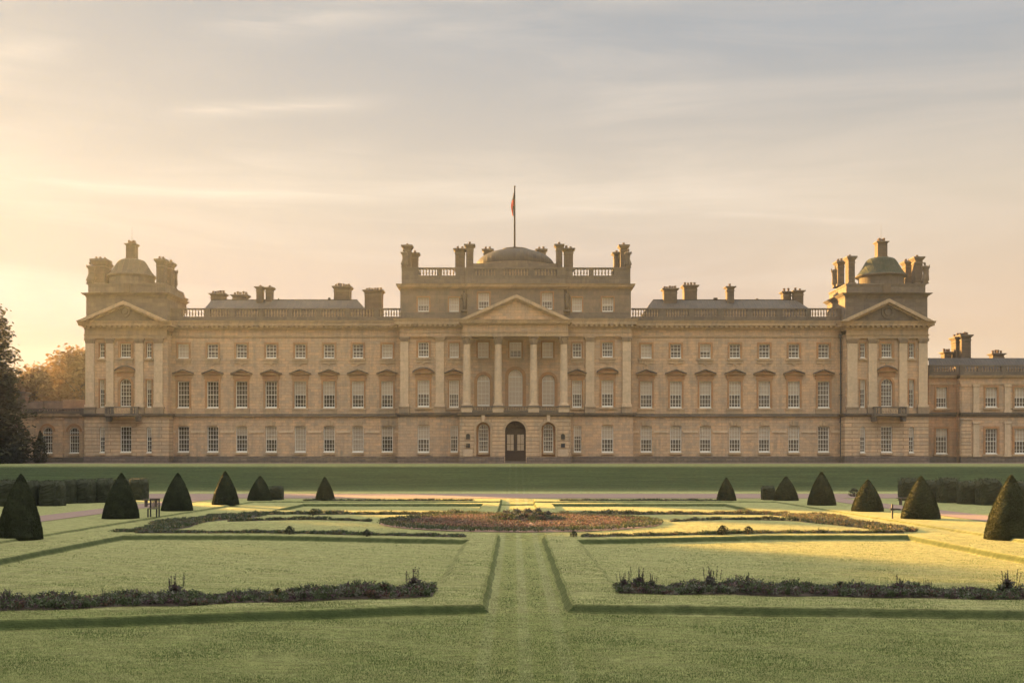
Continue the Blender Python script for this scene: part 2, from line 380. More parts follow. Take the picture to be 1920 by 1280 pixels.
# ------------------------------------------------------------------ mesh builder
class MB:
    def __init__(s):
        s.v = []
        s.f = []
        s.m = []
        s.mats = []

    def mi(s, mat):
        if mat not in s.mats:
            s.mats.append(mat)
        return s.mats.index(mat)

    def face(s, pts, mat):
        n = len(s.v)
        s.v += [tuple(p) for p in pts]
        s.f.append(tuple(range(n, n + len(pts))))
        s.m.append(s.mi(mat))

    def add(s, verts, faces, mat):
        n = len(s.v)
        s.v += [tuple(p) for p in verts]
        k = s.mi(mat)
        for f in faces:
            s.f.append(tuple(i + n for i in f))
            s.m.append(k)

    def box(s, x0, x1, y0, y1, z0, z1, mat):
        if x0 > x1: x0, x1 = x1, x0
        if y0 > y1: y0, y1 = y1, y0
        if z0 > z1: z0, z1 = z1, z0
        v = [(x, y, z) for x in (x0, x1) for y in (y0, y1) for z in (z0, z1)]
        s.add(v, [(0, 1, 3, 2), (4, 6, 7, 5), (0, 4, 5, 1), (2, 3, 7, 6), (0, 2, 6, 4), (1, 5, 7, 3)], mat)

    def frus(s, x0, x1, y0, y1, z0, z1, g, mat):
        """box whose top ring grows outward by g on all sides"""
        v = [(x0, y0, z0), (x1, y0, z0), (x1, y1, z0), (x0, y1, z0),
             (x0 - g, y0 - g, z1), (x1 + g, y0 - g, z1), (x1 + g, y1 + g, z1), (x0 - g, y1 + g, z1)]
        s.add(v, [(0, 3, 2, 1), (4, 5, 6, 7), (0, 1, 5, 4), (1, 2, 6, 5), (2, 3, 7, 6), (3, 0, 4, 7)], mat)

    def prism(s, poly, y0, y1, mat):
        """poly: (x,z) list, counter-clockwise seen from -Y; extruded from y0 to y1"""
        n = len(poly)
        v = [(p[0], y0, p[1]) for p in poly] + [(p[0], y1, p[1]) for p in poly]
        f = [tuple(range(n)), tuple(range(2 * n - 1, n - 1, -1))]
        for i in range(n):
            j = (i + 1) % n
            f.append((j, i, n + i, n + j))
        s.add(v, f, mat)

    def lathe(s, cx, cy, prof, seg, mat, sy=1.0, cap=True, ph=0.0):
        n = len(s.v)
        k = s.mi(mat)
        for r, z in prof:
            for i in range(seg):
                a = 2 * PI * (i + ph) / seg
                s.v.append((cx + r * math.cos(a), cy + r * sy * math.sin(a), z))
        for j in range(len(prof) - 1):
            for i in range(seg):
                i2 = (i + 1) % seg
                s.f.append((n + j * seg + i, n + j * seg + i2, n + (j + 1) * seg + i2, n + (j + 1) * seg + i))
                s.m.append(k)
        if cap:
            s.f.append(tuple(n + (len(prof) - 1) * seg + i for i in range(seg)))
            s.m.append(k)
            s.f.append(tuple(n + i for i in range(seg - 1, -1, -1)))
            s.m.append(k)

    def tube(s, pts, rads, seg, mat):
        n = len(s.v)
        k = s.mi(mat)
        P = [Vector(p) for p in pts]
        for i, p in enumerate(P):
            d = (P[min(i + 1, len(P) - 1)] - P[max(i - 1, 0)]).normalized()
            a = d.orthogonal().normalized()
            b_ = d.cross(a)
            r = rads[i] if isinstance(rads, (list, tuple)) else rads
            for q in range(seg):
                t = 2 * PI * q / seg
                s.v.append(tuple(p + a * (r * math.cos(t)) + b_ * (r * math.sin(t))))
        for j in range(len(P) - 1):
            for i in range(seg):
                i2 = (i + 1) % seg
                s.f.append((n + j * seg + i, n + j * seg + i2, n + (j + 1) * seg + i2, n + (j + 1) * seg + i))
                s.m.append(k)
        s.f.append(tuple(n + i for i in range(seg)))
        s.m.append(k)
        s.f.append(tuple(n + (len(P) - 1) * seg + i for i in range(seg)))
        s.m.append(k)

    def data(s, name, smooth=False):
        me = bpy.data.meshes.new(name)
        me.from_pydata(s.v, [], s.f)
        for mt in s.mats:
            me.materials.append(M[mt])
        me.polygons.foreach_set('material_index', s.m)
        if smooth:
            me.polygons.foreach_set('use_smooth', [True] * len(me.polygons))
        me.update()
        return me

    def build(s, name, parent=None, smooth=False, loc=None):
        o = bpy.data.objects.new(name, s.data(name, smooth))
        COL.objects.link(o)
        if loc: o.location = loc
        if parent is not None: o.parent = parent
        return o


def inst(name, me, parent=None, loc=(0, 0, 0), rot=0.0, sc=None):
    o = bpy.data.objects.new(name, me)
    COL.objects.link(o)
    o.location = loc
    o.rotation_euler = (0, 0, rot)
    if sc: o.scale = sc
    if parent is not None: o.parent = parent
    return o


def empty(name, loc=(0, 0, 0)):
    o = bpy.data.objects.new(name, None)
    o.empty_display_size = 0.5
    o.location = loc
    COL.objects.link(o)
    return o


def tag(o, label=None, cat=None, group=None, kind=None):
    if label: o['label'] = label
    if cat: o['category'] = cat
    if group: o['group'] = group
    if kind: o['kind'] = kind
    return o


def X(px, Y): return (px - VX) * Y / FPX
def Z(py, Y): return EYE - (py - VY) * Y / FPX


def sstep(t):
    t = max(0.0, min(1.0, t))
    return t * t * (3 - 2 * t)


# ------------------------------------------------------------------ terrain
RISE = 0.20


def y_front(x):
    return (23.4 - 0.27 * max(0.0, -x - 0.7)) if x < 0.3 else (23.4 - 0.115 * max(0.0, x - 1.2))


def y_far(x):
    return 42.4 + min(max((abs(x - 0.3) - 2.5) / 8.0, 0.0), 1.0) * 2.4


def ground_h(x, y):
    d = y_front(x) - y
    d = max(d, min((x + 0.66) * 0.7, (1.18 - x) * 0.7, (45.5 - y) * 0.08))
    d = max(d, min(x + 15.7, (-1.8 - x) * 0.45, (y - 27.5) * 0.5, y_far(x) - y))
    d = max(d, min(15.7 - x, (x - 2.4) * 0.45, (y - 27.5) * 0.5, y_far(x) - y))
    d = max(d, min(x + 1.0, 1.4 - x, (y - 63.5) * 0.08, (83.0 - y) * 0.08))
    d = max(d, min(x + 14.5, -2.2 - x, y - 67.0, 77.0 - y))
    d = max(d, min(14.5 - x, x - 2.6, y - 67.0, 77.0 - y))
    h = RISE * (1 - sstep((d + 0.06) / 0.17))
    e = max(abs(x) - 18.4, y - 79.0)
    h += 0.10 * sstep((e + 0.06) / 0.12)
    if y > 96:
        h += 0.12 * sstep((y - 96.5) / 2.0) + 2.30 * sstep((y - 99.0) / 26.0) * (0.35 * sstep((y - 99.0) / 26.0) + 0.65)
        h += 0.10 * min(max((y - 122.0) / 20.0, 0.0), 1.0)
    return h


def gp(px, py):
    """ground point seen at a photo pixel"""
    y = 60.0
    for _ in range(40):
        x = (px - VX) * y / FPX
        y = 0.5 * y + 0.5 * (EYE - ground_h(x, y)) * FPX / (py - VY)
    x = (px - VX) * y / FPX
    return x, y, ground_h(x, y)


def steps(a, b, d):
    n = max(1, int(round((b - a) / d)))
    return [a + (b - a) * i / n for i in range(n)]


def edge_lines(es, lo=-0.10, hi=0.10):
    out_ = []
    for e in es:
        out_ += [e + t for t in (-0.10, -0.075, -0.05, -0.025, 0.0, 0.025, 0.05, 0.075, 0.10)]
    return out_


def merge(base, extra, tol=0.02):
    """sorted union; extra lines win over base lines that are too close"""
    ex = sorted(extra)
    ex = [e for i, e in enumerate(ex) if i == 0 or e - ex[i - 1] > 0.004]
    return sorted(ex + [v for v in base if all(abs(v - e) > tol for e in ex)])


xs = [-420, -300, -200, -140, -100, -70, -50] + steps(-36, -19, 1.0) + steps(-19, 19, 0.30) + steps(19, 36, 1.0) + [36, 50, 70, 100, 140, 200, 300, 420]
xs = merge(xs, [e + 0.06 * t for e in (-0.62, 1.14, -1.8, 2.4) for t in range(-5, 6)] + edge_lines([ -15.67, 15.67, -18.4, 18.4, -1.0, 1.4, -2.2, 2.6, -14.5, 14.5]))
ys = [-60, -20, 0, 8, 14] + steps(17, 24, 0.2) + steps(24, 48, 0.25) + steps(48, 84, 0.4) + steps(84, 128, 0.5) + [128, 134, 145, 170, 220, 300, 420]
ys = merge(ys, edge_lines([23.37, 27.43, 42.37, 45.47, 63.53, 67.0, 77.0, 79.0, 83.0]))


def warp(x, y):
    w1 = max(0.0, min(1.0, (y - 17) / 4.5, (30 - y) / 5.0)) if 17 < y < 30 else 0.0
    w2 = max(0.0, min(1.0, (y - 34) / 7.0, (52 - y) / 7.5)) if 34 < y < 52 else 0.0
    w1 = min(1.0, w1)
    return y + (y_front(max(-18, min(18, x))) - 23.4) * min(1, w1) * (1 if y < 25 else max(0, (27.2 - y) / 2.2)) + (y_far(x) - 42.4) * w2


gm = MB()
nx = len(xs)
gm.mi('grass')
for y in ys:
    for x in xs:
        yy = warp(x, y) + 0.018 * math.sin(x * 1.9) + 0.012 * math.sin(x * 5.3 + 1)
        x0_, x = x, x + 0.015 * math.sin(y * 1.7) + 0.010 * math.sin(y * 4.9)
        z = ground_h(x0_, warp(x0_, y))
        if 17 < y < 84 and abs(x) < 19:
            z += 0.006 * math.sin(x * 2.1 + yy * 0.7) * math.sin(yy * 1.3)
        gm.v.append((x, yy, z))
for j in range(len(ys) - 1):
    for i in range(nx - 1):
        a = j * nx + i
        gm.f.append((a, a + 1, a + nx + 1, a + nx))
        gm.m.append(0)
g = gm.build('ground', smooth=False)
tag(g, kind='structure')


def sheet(name, poly_fn, nu, nv, mat, dz=0.008):
    b = MB()
    b.mi(mat)
    for j in range(nv + 1):
        for i in range(nu + 1):
            x, y = poly_fn(i / nu, j / nv)
            b.v.append((x, y, ground_h(x, y) + dz))
    for j in range(nv):
        for i in range(nu):
            a = j * (nu + 1) + i
            b.f.append((a, a + 1, a + nu + 2, a + nu + 1))
            b.m.append(0)
    return b.build(name)


tag(sheet('gravel_path', lambda u, v: (-60 + 120 * u, 84.5 + 11.3 * v), 60, 10, 'gravel', 0.02), kind='structure')
for sgn in (-1, 1):
    tag(sheet('gravel_path', lambda u, v: (sgn * (22.2 + 2.4 * u + 0.0 * v), 20 + 64.3 * v), 3, 60, 'gravel', 0.02), kind='structure')
tag(sheet('terrace_path', lambda u, v: (-75 + 150 * u, 131.0 + 10.0 * v), 40, 4, 'gravel', 0.03), kind='structure')

# grass blades on the near lawns, thinning with distance
import numpy as np
rg = np.random.default_rng(5)
N = 360000
yb_ = 1.0 / rg.uniform(1 / 62.0, 1 / 15.6, N)
xb_ = rg.uniform(-1, 1, N) * (yb_ * 0.47 + 0.8)
zb_g = np.array([ground_h(a, c) for a, c in zip(xb_.tolist(), yb_.tolist())])
hx = np.array([abs(ground_h(a + .1, c) - ground_h(a - .1, c)) + abs(ground_h(a, c + .1) - ground_h(a, c - .1)) for a, c in zip(xb_.tolist(), yb_.tolist())])
ok = (hx < 0.12) & (rg.uniform(0, 1, N) > (yb_ - 28) / 26) & (np.abs(xb_) < 18)
ok &= ~(((xb_ - 0.27) / 6.9) ** 2 + ((yb_ - 53.9) / 7.8) ** 2 < 1)
xb_, yb_, zb_g = xb_[ok], yb_[ok], zb_g[ok]
N = int(ok.sum())
hb_ = rg.uniform(0.014, 0.032, N) * (1 + 0.3 * np.sin(xb_ * 1.1) * np.sin(yb_ * 1.7))
wb_ = rg.uniform(0.004, 0.008, N) * (yb_ / 20.0)
an = rg.uniform(0, 2 * np.pi, N)
ln_ = rg.uniform(0.2, 0.9, N)
co = np.zeros((N, 3, 3))
co[:, 0] = np.stack([xb_ - np.cos(an) * wb_, yb_ - np.sin(an) * wb_, zb_g - 0.004], 1)
co[:, 1] = np.stack([xb_ + np.cos(an) * wb_, yb_ + np.sin(an) * wb_, zb_g - 0.004], 1)
la = an + rg.uniform(0.8, 2.3, N)
co[:, 2] = np.stack([xb_ + np.cos(la) * ln_ * hb_, yb_ + np.sin(la) * ln_ * hb_, zb_g + hb_], 1)
me = bpy.data.meshes.new('grass')
me.vertices.add(N * 3)
me.vertices.foreach_set('co', co.reshape(-1))
me.loops.add(N * 3)
me.loops.foreach_set('vertex_index', np.arange(N * 3, dtype=np.int32))
me.polygons.add(N)
me.polygons.foreach_set('loop_start', np.arange(0, N * 3, 3, dtype=np.int32))
onp = (xb_ > -0.6) & (xb_ < 1.1)
stripe = np.where(onp, np.sin(xb_ * 2 * np.pi / 0.66), np.sin((yb_ * 0.9 + xb_ * 0.43) * 2 * np.pi / 1.1)) * np.where(yb_ < 23.3, 0.35, 1.0)
gw, gh = 70, 620
tab = rg.uniform(-1, 1, (gh, gw))
gx_ = np.clip((xb_ + 24) / 0.75, 0, gw - 2); gy_ = np.clip((yb_ - 15) / 0.085 * (20 / yb_), 0, gh - 2)
ix_, iy_ = gx_.astype(int), gy_.astype(int)
fx_, fy_ = gx_ - ix_, gy_ - iy_
streak = (tab[iy_, ix_] * (1 - fx_) * (1 - fy_) + tab[iy_, ix_ + 1] * fx_ * (1 - fy_) + tab[iy_ + 1, ix_] * (1 - fx_) * fy_ + tab[iy_ + 1, ix_ + 1] * fx_ * fy_)
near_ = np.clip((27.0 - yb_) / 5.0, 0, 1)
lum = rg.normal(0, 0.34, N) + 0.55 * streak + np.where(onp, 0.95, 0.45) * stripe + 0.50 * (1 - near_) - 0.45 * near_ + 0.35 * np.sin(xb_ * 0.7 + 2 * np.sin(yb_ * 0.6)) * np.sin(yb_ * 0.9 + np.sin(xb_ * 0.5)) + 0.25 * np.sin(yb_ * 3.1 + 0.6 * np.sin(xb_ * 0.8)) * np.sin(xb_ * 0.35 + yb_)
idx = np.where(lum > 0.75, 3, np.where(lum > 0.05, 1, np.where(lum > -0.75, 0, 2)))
me.polygons.foreach_set('material_index', idx.astype(np.int32))
M['blade_a'] = leaf('grass_blade_green', (0.130, 0.172, 0.056), 0.3, 0.25, 1.0)
M['blade_b'] = leaf('grass_blade_light', (0.210, 0.242, 0.095), 0.3, 0.25, 1.0)
M['blade_c'] = leaf('grass_blade_dark', (0.085, 0.120, 0.040), 0.3, 0.25, 1.0)
M['blade_d'] = leaf('grass_blade_straw', (0.290, 0.280, 0.145), 0.3, 0.25, 1.0)
for k_ in 'abcd':
    me.materials.append(M['blade_' + k_])
me.update()
me.validate()
go = bpy.data.objects.new('grass', me)
COL.objects.link(go)
tag(go, 'short mown grass blades covering the foreground lawns', 'grass', None, 'stuff')

# ------------------------------------------------------------------ PALACE
palace = tag(empty('palace', (0, 143, 2.7)),
             'wide golden stone palace with columned entrance, two domed corner towers and a flag', 'palace')
PB = palace.location.copy()


def pbuild(mb, name, parent=None, smooth=False, label=None, base=None):
    """mesh made in world coordinates, parented to the palace (or a part of it)"""
    par = parent or (base or palace)
    o = bpy.data.objects.new(name, mb.data(name, smooth))
    COL.objects.link(o)
    o.parent = par
    off = Vector((0, 0, 0))
    q = par
    while q is not None:
        off += q.location
        q = q.parent
    o.location = -off
    if label: o['label'] = label
    return o


def world_loc(o):
    v = Vector((0, 0, 0))
    while o is not None:
        v += o.location
        o = o.parent
    return v


_wc = {}


def arc(cx, zc, r, a0, a1, n, rz=None):
    rz = rz or r
    return [(cx + r * math.cos(a0 + (a1 - a0) * i / n), zc + rz * math.sin(a0 + (a1 - a0) * i / n)) for i in range(n + 1)]


def window(base, cx, z0, w, h, Yf, blind=0.0, arch=False, hood=None, sur=0.30, sill=True, cols=4, rows=6, key=False, rec=0.22, apron=False, sm='warm'):
    """base: thing. cx,z0: bottom centre in world metres on wall face Yf"""
    k = (round(w, 1), round(h, 1), arch, hood, round(sur, 2), sill, cols, rows, key, apron, sm)
    if k not in _wc:
        w_, h_ = w, h
        sp = h_ - w_ / 2 if arch else h_
        b = MB()
        p = 0.07
        # architrave
        if sur > 0:
            b.box(-w_ / 2 - sur, -w_ / 2 + 0.003, -p, 0.10, -0.0, sp, sm)
            b.box(w_ / 2 - 0.003, w_ / 2 + sur, -p, 0.10, -0.0, sp, sm)
            if not arch:
                b.box(-w_ / 2 - sur, w_ / 2 + sur, -p - 0.002, 0.10, sp, sp + sur, sm)
        if arch:
            r = w_ / 2
            n = 12
            if sur > 0:
                for i in range(n):
                    a0, a1 = PI * i / n, PI * (i + 1) / n
                    q = [(r * math.cos(a0), sp + r * math.sin(a0)), ((r + sur) * math.cos(a0), sp + (r + sur) * math.sin(a0)),
                         ((r + sur) * math.cos(a1), sp + (r + sur) * math.sin(a1)), (r * math.cos(a1), sp + r * math.sin(a1))]
                    b.prism(q, -p, 0.10, sm)
            for sg in (-1, 1):   # spandrels that close the square opening into an arch
                pl = [(sg * (r + 0.01), sp)] + [(sg * r * math.cos(t), sp + r * math.sin(t)) for t in [PI / 2 * i / 8 for i in range(9)]] + [(0, sp + r + 0.01), (sg * (r + 0.01), sp + r + 0.01)]
                pl = pl[1:]
                if sg < 0: pl = pl[::-1]
                b.prism(pl, 0.004, 0.34, 'wall' if sm == 'warm' else sm)
        if sill:
            b.box(-w_ / 2 - sur - 0.08, w_ / 2 + sur + 0.08, -0.20, 0.12, -0.24, -0.003, 'trim')
            b.box(-w_ / 2 + 0.01, w_ / 2 - 0.01, -0.10, 0.2, -0.002, 0.10, 'white')
        if apron:     # small bracketed apron under the attic windows
            b.box(-w_ / 2 - 0.25, w_ / 2 + 0.25, -0.10, 0.05, -0.62, -0.243, 'trim')
            b.prism([(-0.28, -0.622), (0, -0.95), (0.28, -0.622)], -0.09, 0.04, 'trim')
        if hood:
            zt = h_ + sur + (0.55 if hood != 'flat' else 0.25)
            hw = w_ / 2 + 0.62
            if hood != 'flat':
                b.box(-w_ / 2 - 0.34, w_ / 2 + 0.34, -0.10, 0.06, h_ + sur + 0.003, zt - 0.003, 'warm')
            b.frus(-hw + 0.08, hw - 0.08, -0.24, 0.02, zt, zt + 0.12, 0.10, 'trim')
            if hood == 'tri':
                pk = 0.52
                b.prism([(-hw, zt + 0.121), (hw, zt + 0.121), (0, zt + 0.12 + pk * 0.72)], -0.16, 0.02, 'warm')
                for sg in (-1, 1):
                    pl = [(sg * hw, zt + 0.122), (sg * hw, zt + 0.24), (0, zt + 0.24 + pk), (0, zt + 0.10 + pk)]
                    if sg < 0: pl = pl[::-1]
                    b.prism(pl, -0.38, 0.02, 'grey')
            elif hood == 'seg':
                rr = (hw * hw + 0.55 ** 2) / (2 * 0.55)
                a = math.asin(hw / rr)
                top = [(rr * math.sin(-a + 2 * a * i / 12), zt + 0.12 + 0.55 - rr + rr * math.cos(-a + 2 * a * i / 12)) for i in range(13)]
                b.prism([(hw, zt + 0.121)] + top[::-1][1:-1] + [(-hw, zt + 0.121)][::-1], -0.16, 0.02, 'warm')
                for i in range(12):
                    (xa, za), (xb, zb) = top[i], top[i + 1]
                    b.prism([(xa, za), (xb, zb), (xb, zb + 0.17), (xa, za + 0.17)], -0.36, 0.02, 'grey')
        if key:
            for i, xx in enumerate((-0.38, 0, 0.38)):
                t = 0.62 if xx == 0 else 0.5
                b.prism([(xx * 0.85 - 0.15, h_ + 0.10), (xx * 0.85 + 0.15, h_ + 0.10), (xx * 1.2 + 0.19, h_ + 0.10 + t), (xx * 1.2 - 0.19, h_ + 0.10 + t)], -0.10 - (0.05 if xx == 0 else 0), 0.02, 'trim')
        me_s = b.data('window')
        # sash bars
        f = MB()
        t = 0.042
        y0, y1 = rec, rec + 0.07
        f.box(-w_ / 2, -w_ / 2 + 0.09, y0, y1, 0, sp, 'white')
        f.box(w_ / 2 - 0.09, w_ / 2, y0, y1, 0, sp, 'white')
        f.box(-w_ / 2 + 0.09, w_ / 2 - 0.09, y0, y1, 0.0, 0.20, 'white')
        if not arch: f.box(-w_ / 2 + 0.09, w_ / 2 - 0.09, y0, y1, h_ - 0.09, h_, 'white')
        f.box(-w_ / 2 + 0.09, w_ / 2 - 0.09, y0 - 0.01, y1 - 0.01, sp * 0.5 - 0.04, sp * 0.5 + 0.04, 'bar')
        for i in range(1, cols):
            xx = -w_ / 2 + w_ * i / cols
            zt = h_ if not arch else sp + math.sqrt(max(0.0, (w_ / 2) ** 2 - xx * xx))
            f.box(xx - t / 2, xx + t / 2, y0 + 0.01, y1 - 0.01, 0.2, zt, 'bar')
        for j in range(1, rows):
            zz = sp * j / rows
            if abs(zz - sp * 0.5) < 0.12: continue
            f.box(-w_ / 2 + 0.09, w_ / 2 - 0.09, y0 + 0.015, y1 - 0.015, zz - t / 2, zz + t / 2, 'bar')
        if arch:
            f.box(-w_ / 2 + 0.09, w_ / 2 - 0.09, y0, y1, sp - 0.05, sp + 0.05, 'white')
            r = w_ / 2
            for i in range(10):
                a0, a1 = PI * i / 10, PI * (i + 1) / 10
                q = [((r - 0.09) * math.cos(a0), sp + (r - 0.09) * math.sin(a0)), (r * math.cos(a0), sp + r * math.sin(a0)),
                     (r * math.cos(a1), sp + r * math.sin(a1)), ((r - 0.09) * math.cos(a1), sp + (r - 0.09) * math.sin(a1))]
                f.prism(q, y0 - 0.004, y1 + 0.004, 'white')
        me_f = f.data('sash')
        gl_ = MB()
        if arch:
            pl = [(-w_ / 2, 0), (w_ / 2, 0)] + arc(0, sp, w_ / 2, 0, PI, 12)
            gl_.face([(q[0], rec + 0.045, q[1]) for q in pl], 'glass')
        else:
            gl_.face([(-w_ / 2, rec + 0.045, 0), (w_ / 2, rec + 0.045, 0), (w_ / 2, rec + 0.045, h_), (-w_ / 2, rec + 0.045, h_)], 'glass')
        me_g = gl_.data('glass')
        _wc[k] = (me_s, me_f, me_g)
    me_s, me_f, me_g = _wc[k]
    bl = world_loc(base)
    wnd = inst('window', me_s, base, (cx - bl.x, Yf - bl.y, z0 - bl.z))
    inst('sash', me_f, wnd)
    inst('glass', me_g, wnd)
    if blind > 0:
        kb = ('b', round(w, 1), round(h, 1), arch, round(blind, 2))
        if kb not in _wc:
            bb = MB()
            sp = h - w / 2 if arch else h
            yy = rec + 0.12
            zb = h * (1 - blind)
            if arch:
                pl = [(-w / 2, zb), (w / 2, zb)] + arc(0, sp, w / 2, 0, PI, 12)
                bb.prism([(q[0], q[1]) for q in pl], yy, yy + 0.01, 'blind')
            else:
                bb.box(-w / 2, w / 2, yy, yy + 0.01, zb, h, 'blind')
            bb.box(-w / 2 + 0.02, w / 2 - 0.02, yy - 0.02, yy - 0.003, zb, zb + 0.06, 'white')
            _wc[kb] = bb.data('blind')
        inst('blind', _wc[kb], wnd)
    return wnd


def wall_mesh(b, Yf, Yb, x0, x1, z0, z1, holes, mat, thick=0.55):
    """front wall with rectangular openings, reveals, dim room behind, and plain sides/back/top"""
    hs = [(max(h[0], x0), min(h[1], x1), h[2], h[3]) for h in holes]
    gx = sorted(set([x0, x1] + [h[0] for h in hs] + [h[1] for h in hs]))
    gz = sorted(set([z0, z1] + [h[2] for h in hs] + [h[3] for h in hs]))
    for i in range(len(gx) - 1):
        j = 0
        while j < len(gz) - 1:
            cx = (gx[i] + gx[i + 1]) / 2
            def inh(jj):
                cz = (gz[jj] + gz[jj + 1]) / 2
                return any(h[0] < cx < h[1] and h[2] < cz < h[3] for h in hs)
            if inh(j):
                j += 1
                continue
            k = j
            while k + 1 < len(gz) - 1 and not inh(k + 1):
                k += 1
            b.face([(gx[i], Yf, gz[j]), (gx[i + 1], Yf, gz[j]), (gx[i + 1], Yf, gz[k + 1]), (gx[i], Yf, gz[k + 1])], mat)
            j = k + 1
    for (a, c, d, e) in hs:
        y2 = Yf + thick
        b.face([(a, Yf, d), (a, y2, d), (a, y2, e), (a, Yf, e)], mat)
        b.face([(c, Yf, d), (c, Yf, e), (c, y2, e), (c, y2, d)], mat)
        b.face([(a, Yf, e), (a, y2, e), (c, y2, e), (c, Yf, e)], mat)
        b.face([(a, Yf, d), (c, Yf, d), (c, y2, d), (a, y2, d)], mat)
        yr = Yf + 1.5
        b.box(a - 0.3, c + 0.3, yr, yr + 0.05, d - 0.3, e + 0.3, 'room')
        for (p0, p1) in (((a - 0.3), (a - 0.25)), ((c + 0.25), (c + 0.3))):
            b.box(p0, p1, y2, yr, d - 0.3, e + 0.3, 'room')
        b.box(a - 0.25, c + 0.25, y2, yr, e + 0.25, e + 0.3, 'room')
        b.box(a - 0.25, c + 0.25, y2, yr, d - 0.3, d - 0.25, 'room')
    b.face([(x0, Yb, z0), (x0, Yf, z0), (x0, Yf, z1), (x0, Yb, z1)], mat)
    b.face([(x1, Yf, z0), (x1, Yb, z0), (x1, Yb, z1), (x1, Yf, z1)], mat)
    b.face([(x1, Yb, z0), (x0, Yb, z0), (x0, Yb, z1), (x1, Yb, z1)], mat)
    b.face([(x0, Yf, z1), (x1, Yf, z1), (x1, Yb, z1), (x0, Yb, z1)], mat)


def course(b, xa, xb, Yf, Yb, layers, mat, ends=True):
    """moulded band: layers of (z0,z1,proj0,proj1) swept along X and returned round the ends"""
    for (z0, z1, p0, p1) in layers:
        e0 = p0 if ends else 0
        if ends:
            b.frus(xa - p0, xb + p0, Yf - p0, Yb, z0, z1, p1 - p0, mat)
        else:
            v = [(xa, Yf - p0, z0), (xb, Yf - p0, z0), (xb, Yb, z0), (xa, Yb, z0), (xa, Yf - p1, z1), (xb, Yf - p1, z1), (xb, Yb, z1), (xa, Yb, z1)]
            b.add(v, [(0, 3, 2, 1), (4, 5, 6, 7), (0, 1, 5, 4), (1, 2, 6, 5), (2, 3, 7, 6), (3, 0, 4, 7)], mat)


def cornice(base, px0, px1, pyt, pyb, Yf, Yb, mat='trim', dent=True, proj=0.75, ends=True, label=None):
    b = MB()
    zt, zb = Z(pyt, Yf), Z(pyb, Yf)
    h = zt - zb
    xa, xb = X(px0, Yf), X(px1, Yf)
    course(b, xa, xb, Yf, Yb, [(zb, zb + h * 0.22, 0.08, 0.16), (zb + h * 0.22, zb + h * 0.45, 0.20, 0.24),
                               (zb + h * 0.45, zb + h * 0.72, proj * 0.78, proj * 0.80), (zb + h * 0.72, zt, proj * 0.84, proj)], mat, ends)
    if dent:
        n = int((xb - xa) / 0.62)
        for i in range(n + 1):
            xx = xa + (xb - xa) * i / n
            b.box(xx - 0.14, xx + 0.14, Yf - proj * 0.70, Yf - 0.21, zb + h * 0.24, zb + h * 0.449, mat)
    return pbuild(b, 'cornice', None, base=base, label=label)


BAL = [(0.06, 0), (0.10, 0.05), (0.05, 0.14), (0.11, 0.38), (0.09, 0.55), (0.045, 0.82), (0.085, 0.93), (0.085, 1.0)]


def balusters(b, xa, xb, y, z0, z1, mat, gap=0.34, seg=8):
    n = max(1, int((xb - xa) / gap))
    for i in range(n):
        xx = xa + (xb - xa) * (i + 0.5) / n
        b.lathe(xx, y, [(r * 1.0, z0 + (z1 - z0) * t) for r, t in BAL], seg, mat, cap=False)


def balustrade(base, px0, px1, pyr0, pyr1, pyb0, pyb1, Yf, piers, mat='grey', gap=0.34, label=None, th=0.42):
    """rail pyr0..pyr1, open work down to pyb0, plinth to pyb1; piers are (px0,px1)"""
    b = MB()
    y0, y1 = Yf, Yf + th
    xa, xb = X(px0, Yf), X(px1, Yf)
    b.box(xa, xb, y0 - 0.08, y1 + 0.08, Z(pyr1, Yf), Z(pyr0, Yf), mat)
    b.box(xa, xb, y0 - 0.03, y1 + 0.03, Z(pyb1, Yf), Z(pyb0, Yf), mat)
    b.box(xa, xb, y0 - 0.06, y1 + 0.06, Z(pyb0, Yf) + 0.002, Z(pyb0, Yf) + 0.12, mat)
    cur = xa
    for (p0, p1) in sorted(piers) + [(px1, px1)]:
        a, c = X(p0, Yf), X(p1, Yf)
        if a - cur > 0.3:
            balusters(b, cur + 0.05, a - 0.05, Yf + th / 2, Z(pyb0, Yf) + 0.121, Z(pyr1, Yf), 'cap', gap)
        if c > a:
            b.box(a, c, y0 - 0.02, y1 + 0.02, Z(pyb0, Yf) + 0.121, Z(pyr1, Yf), mat)
        cur = c
    return pbuild(b, 'balustrade', None, base=base, label=label)


def band(base, name, px0, px1, pyt, pyb, Yf, proj, mat, back=0.3, label=None):
    b = MB()
    b.box(X(px0, Yf), X(px1, Yf), Yf - proj, Yf + back, Z(pyb, Yf), Z(pyt, Yf), mat)
    return pbuild(b, name, None, base=base, label=label)


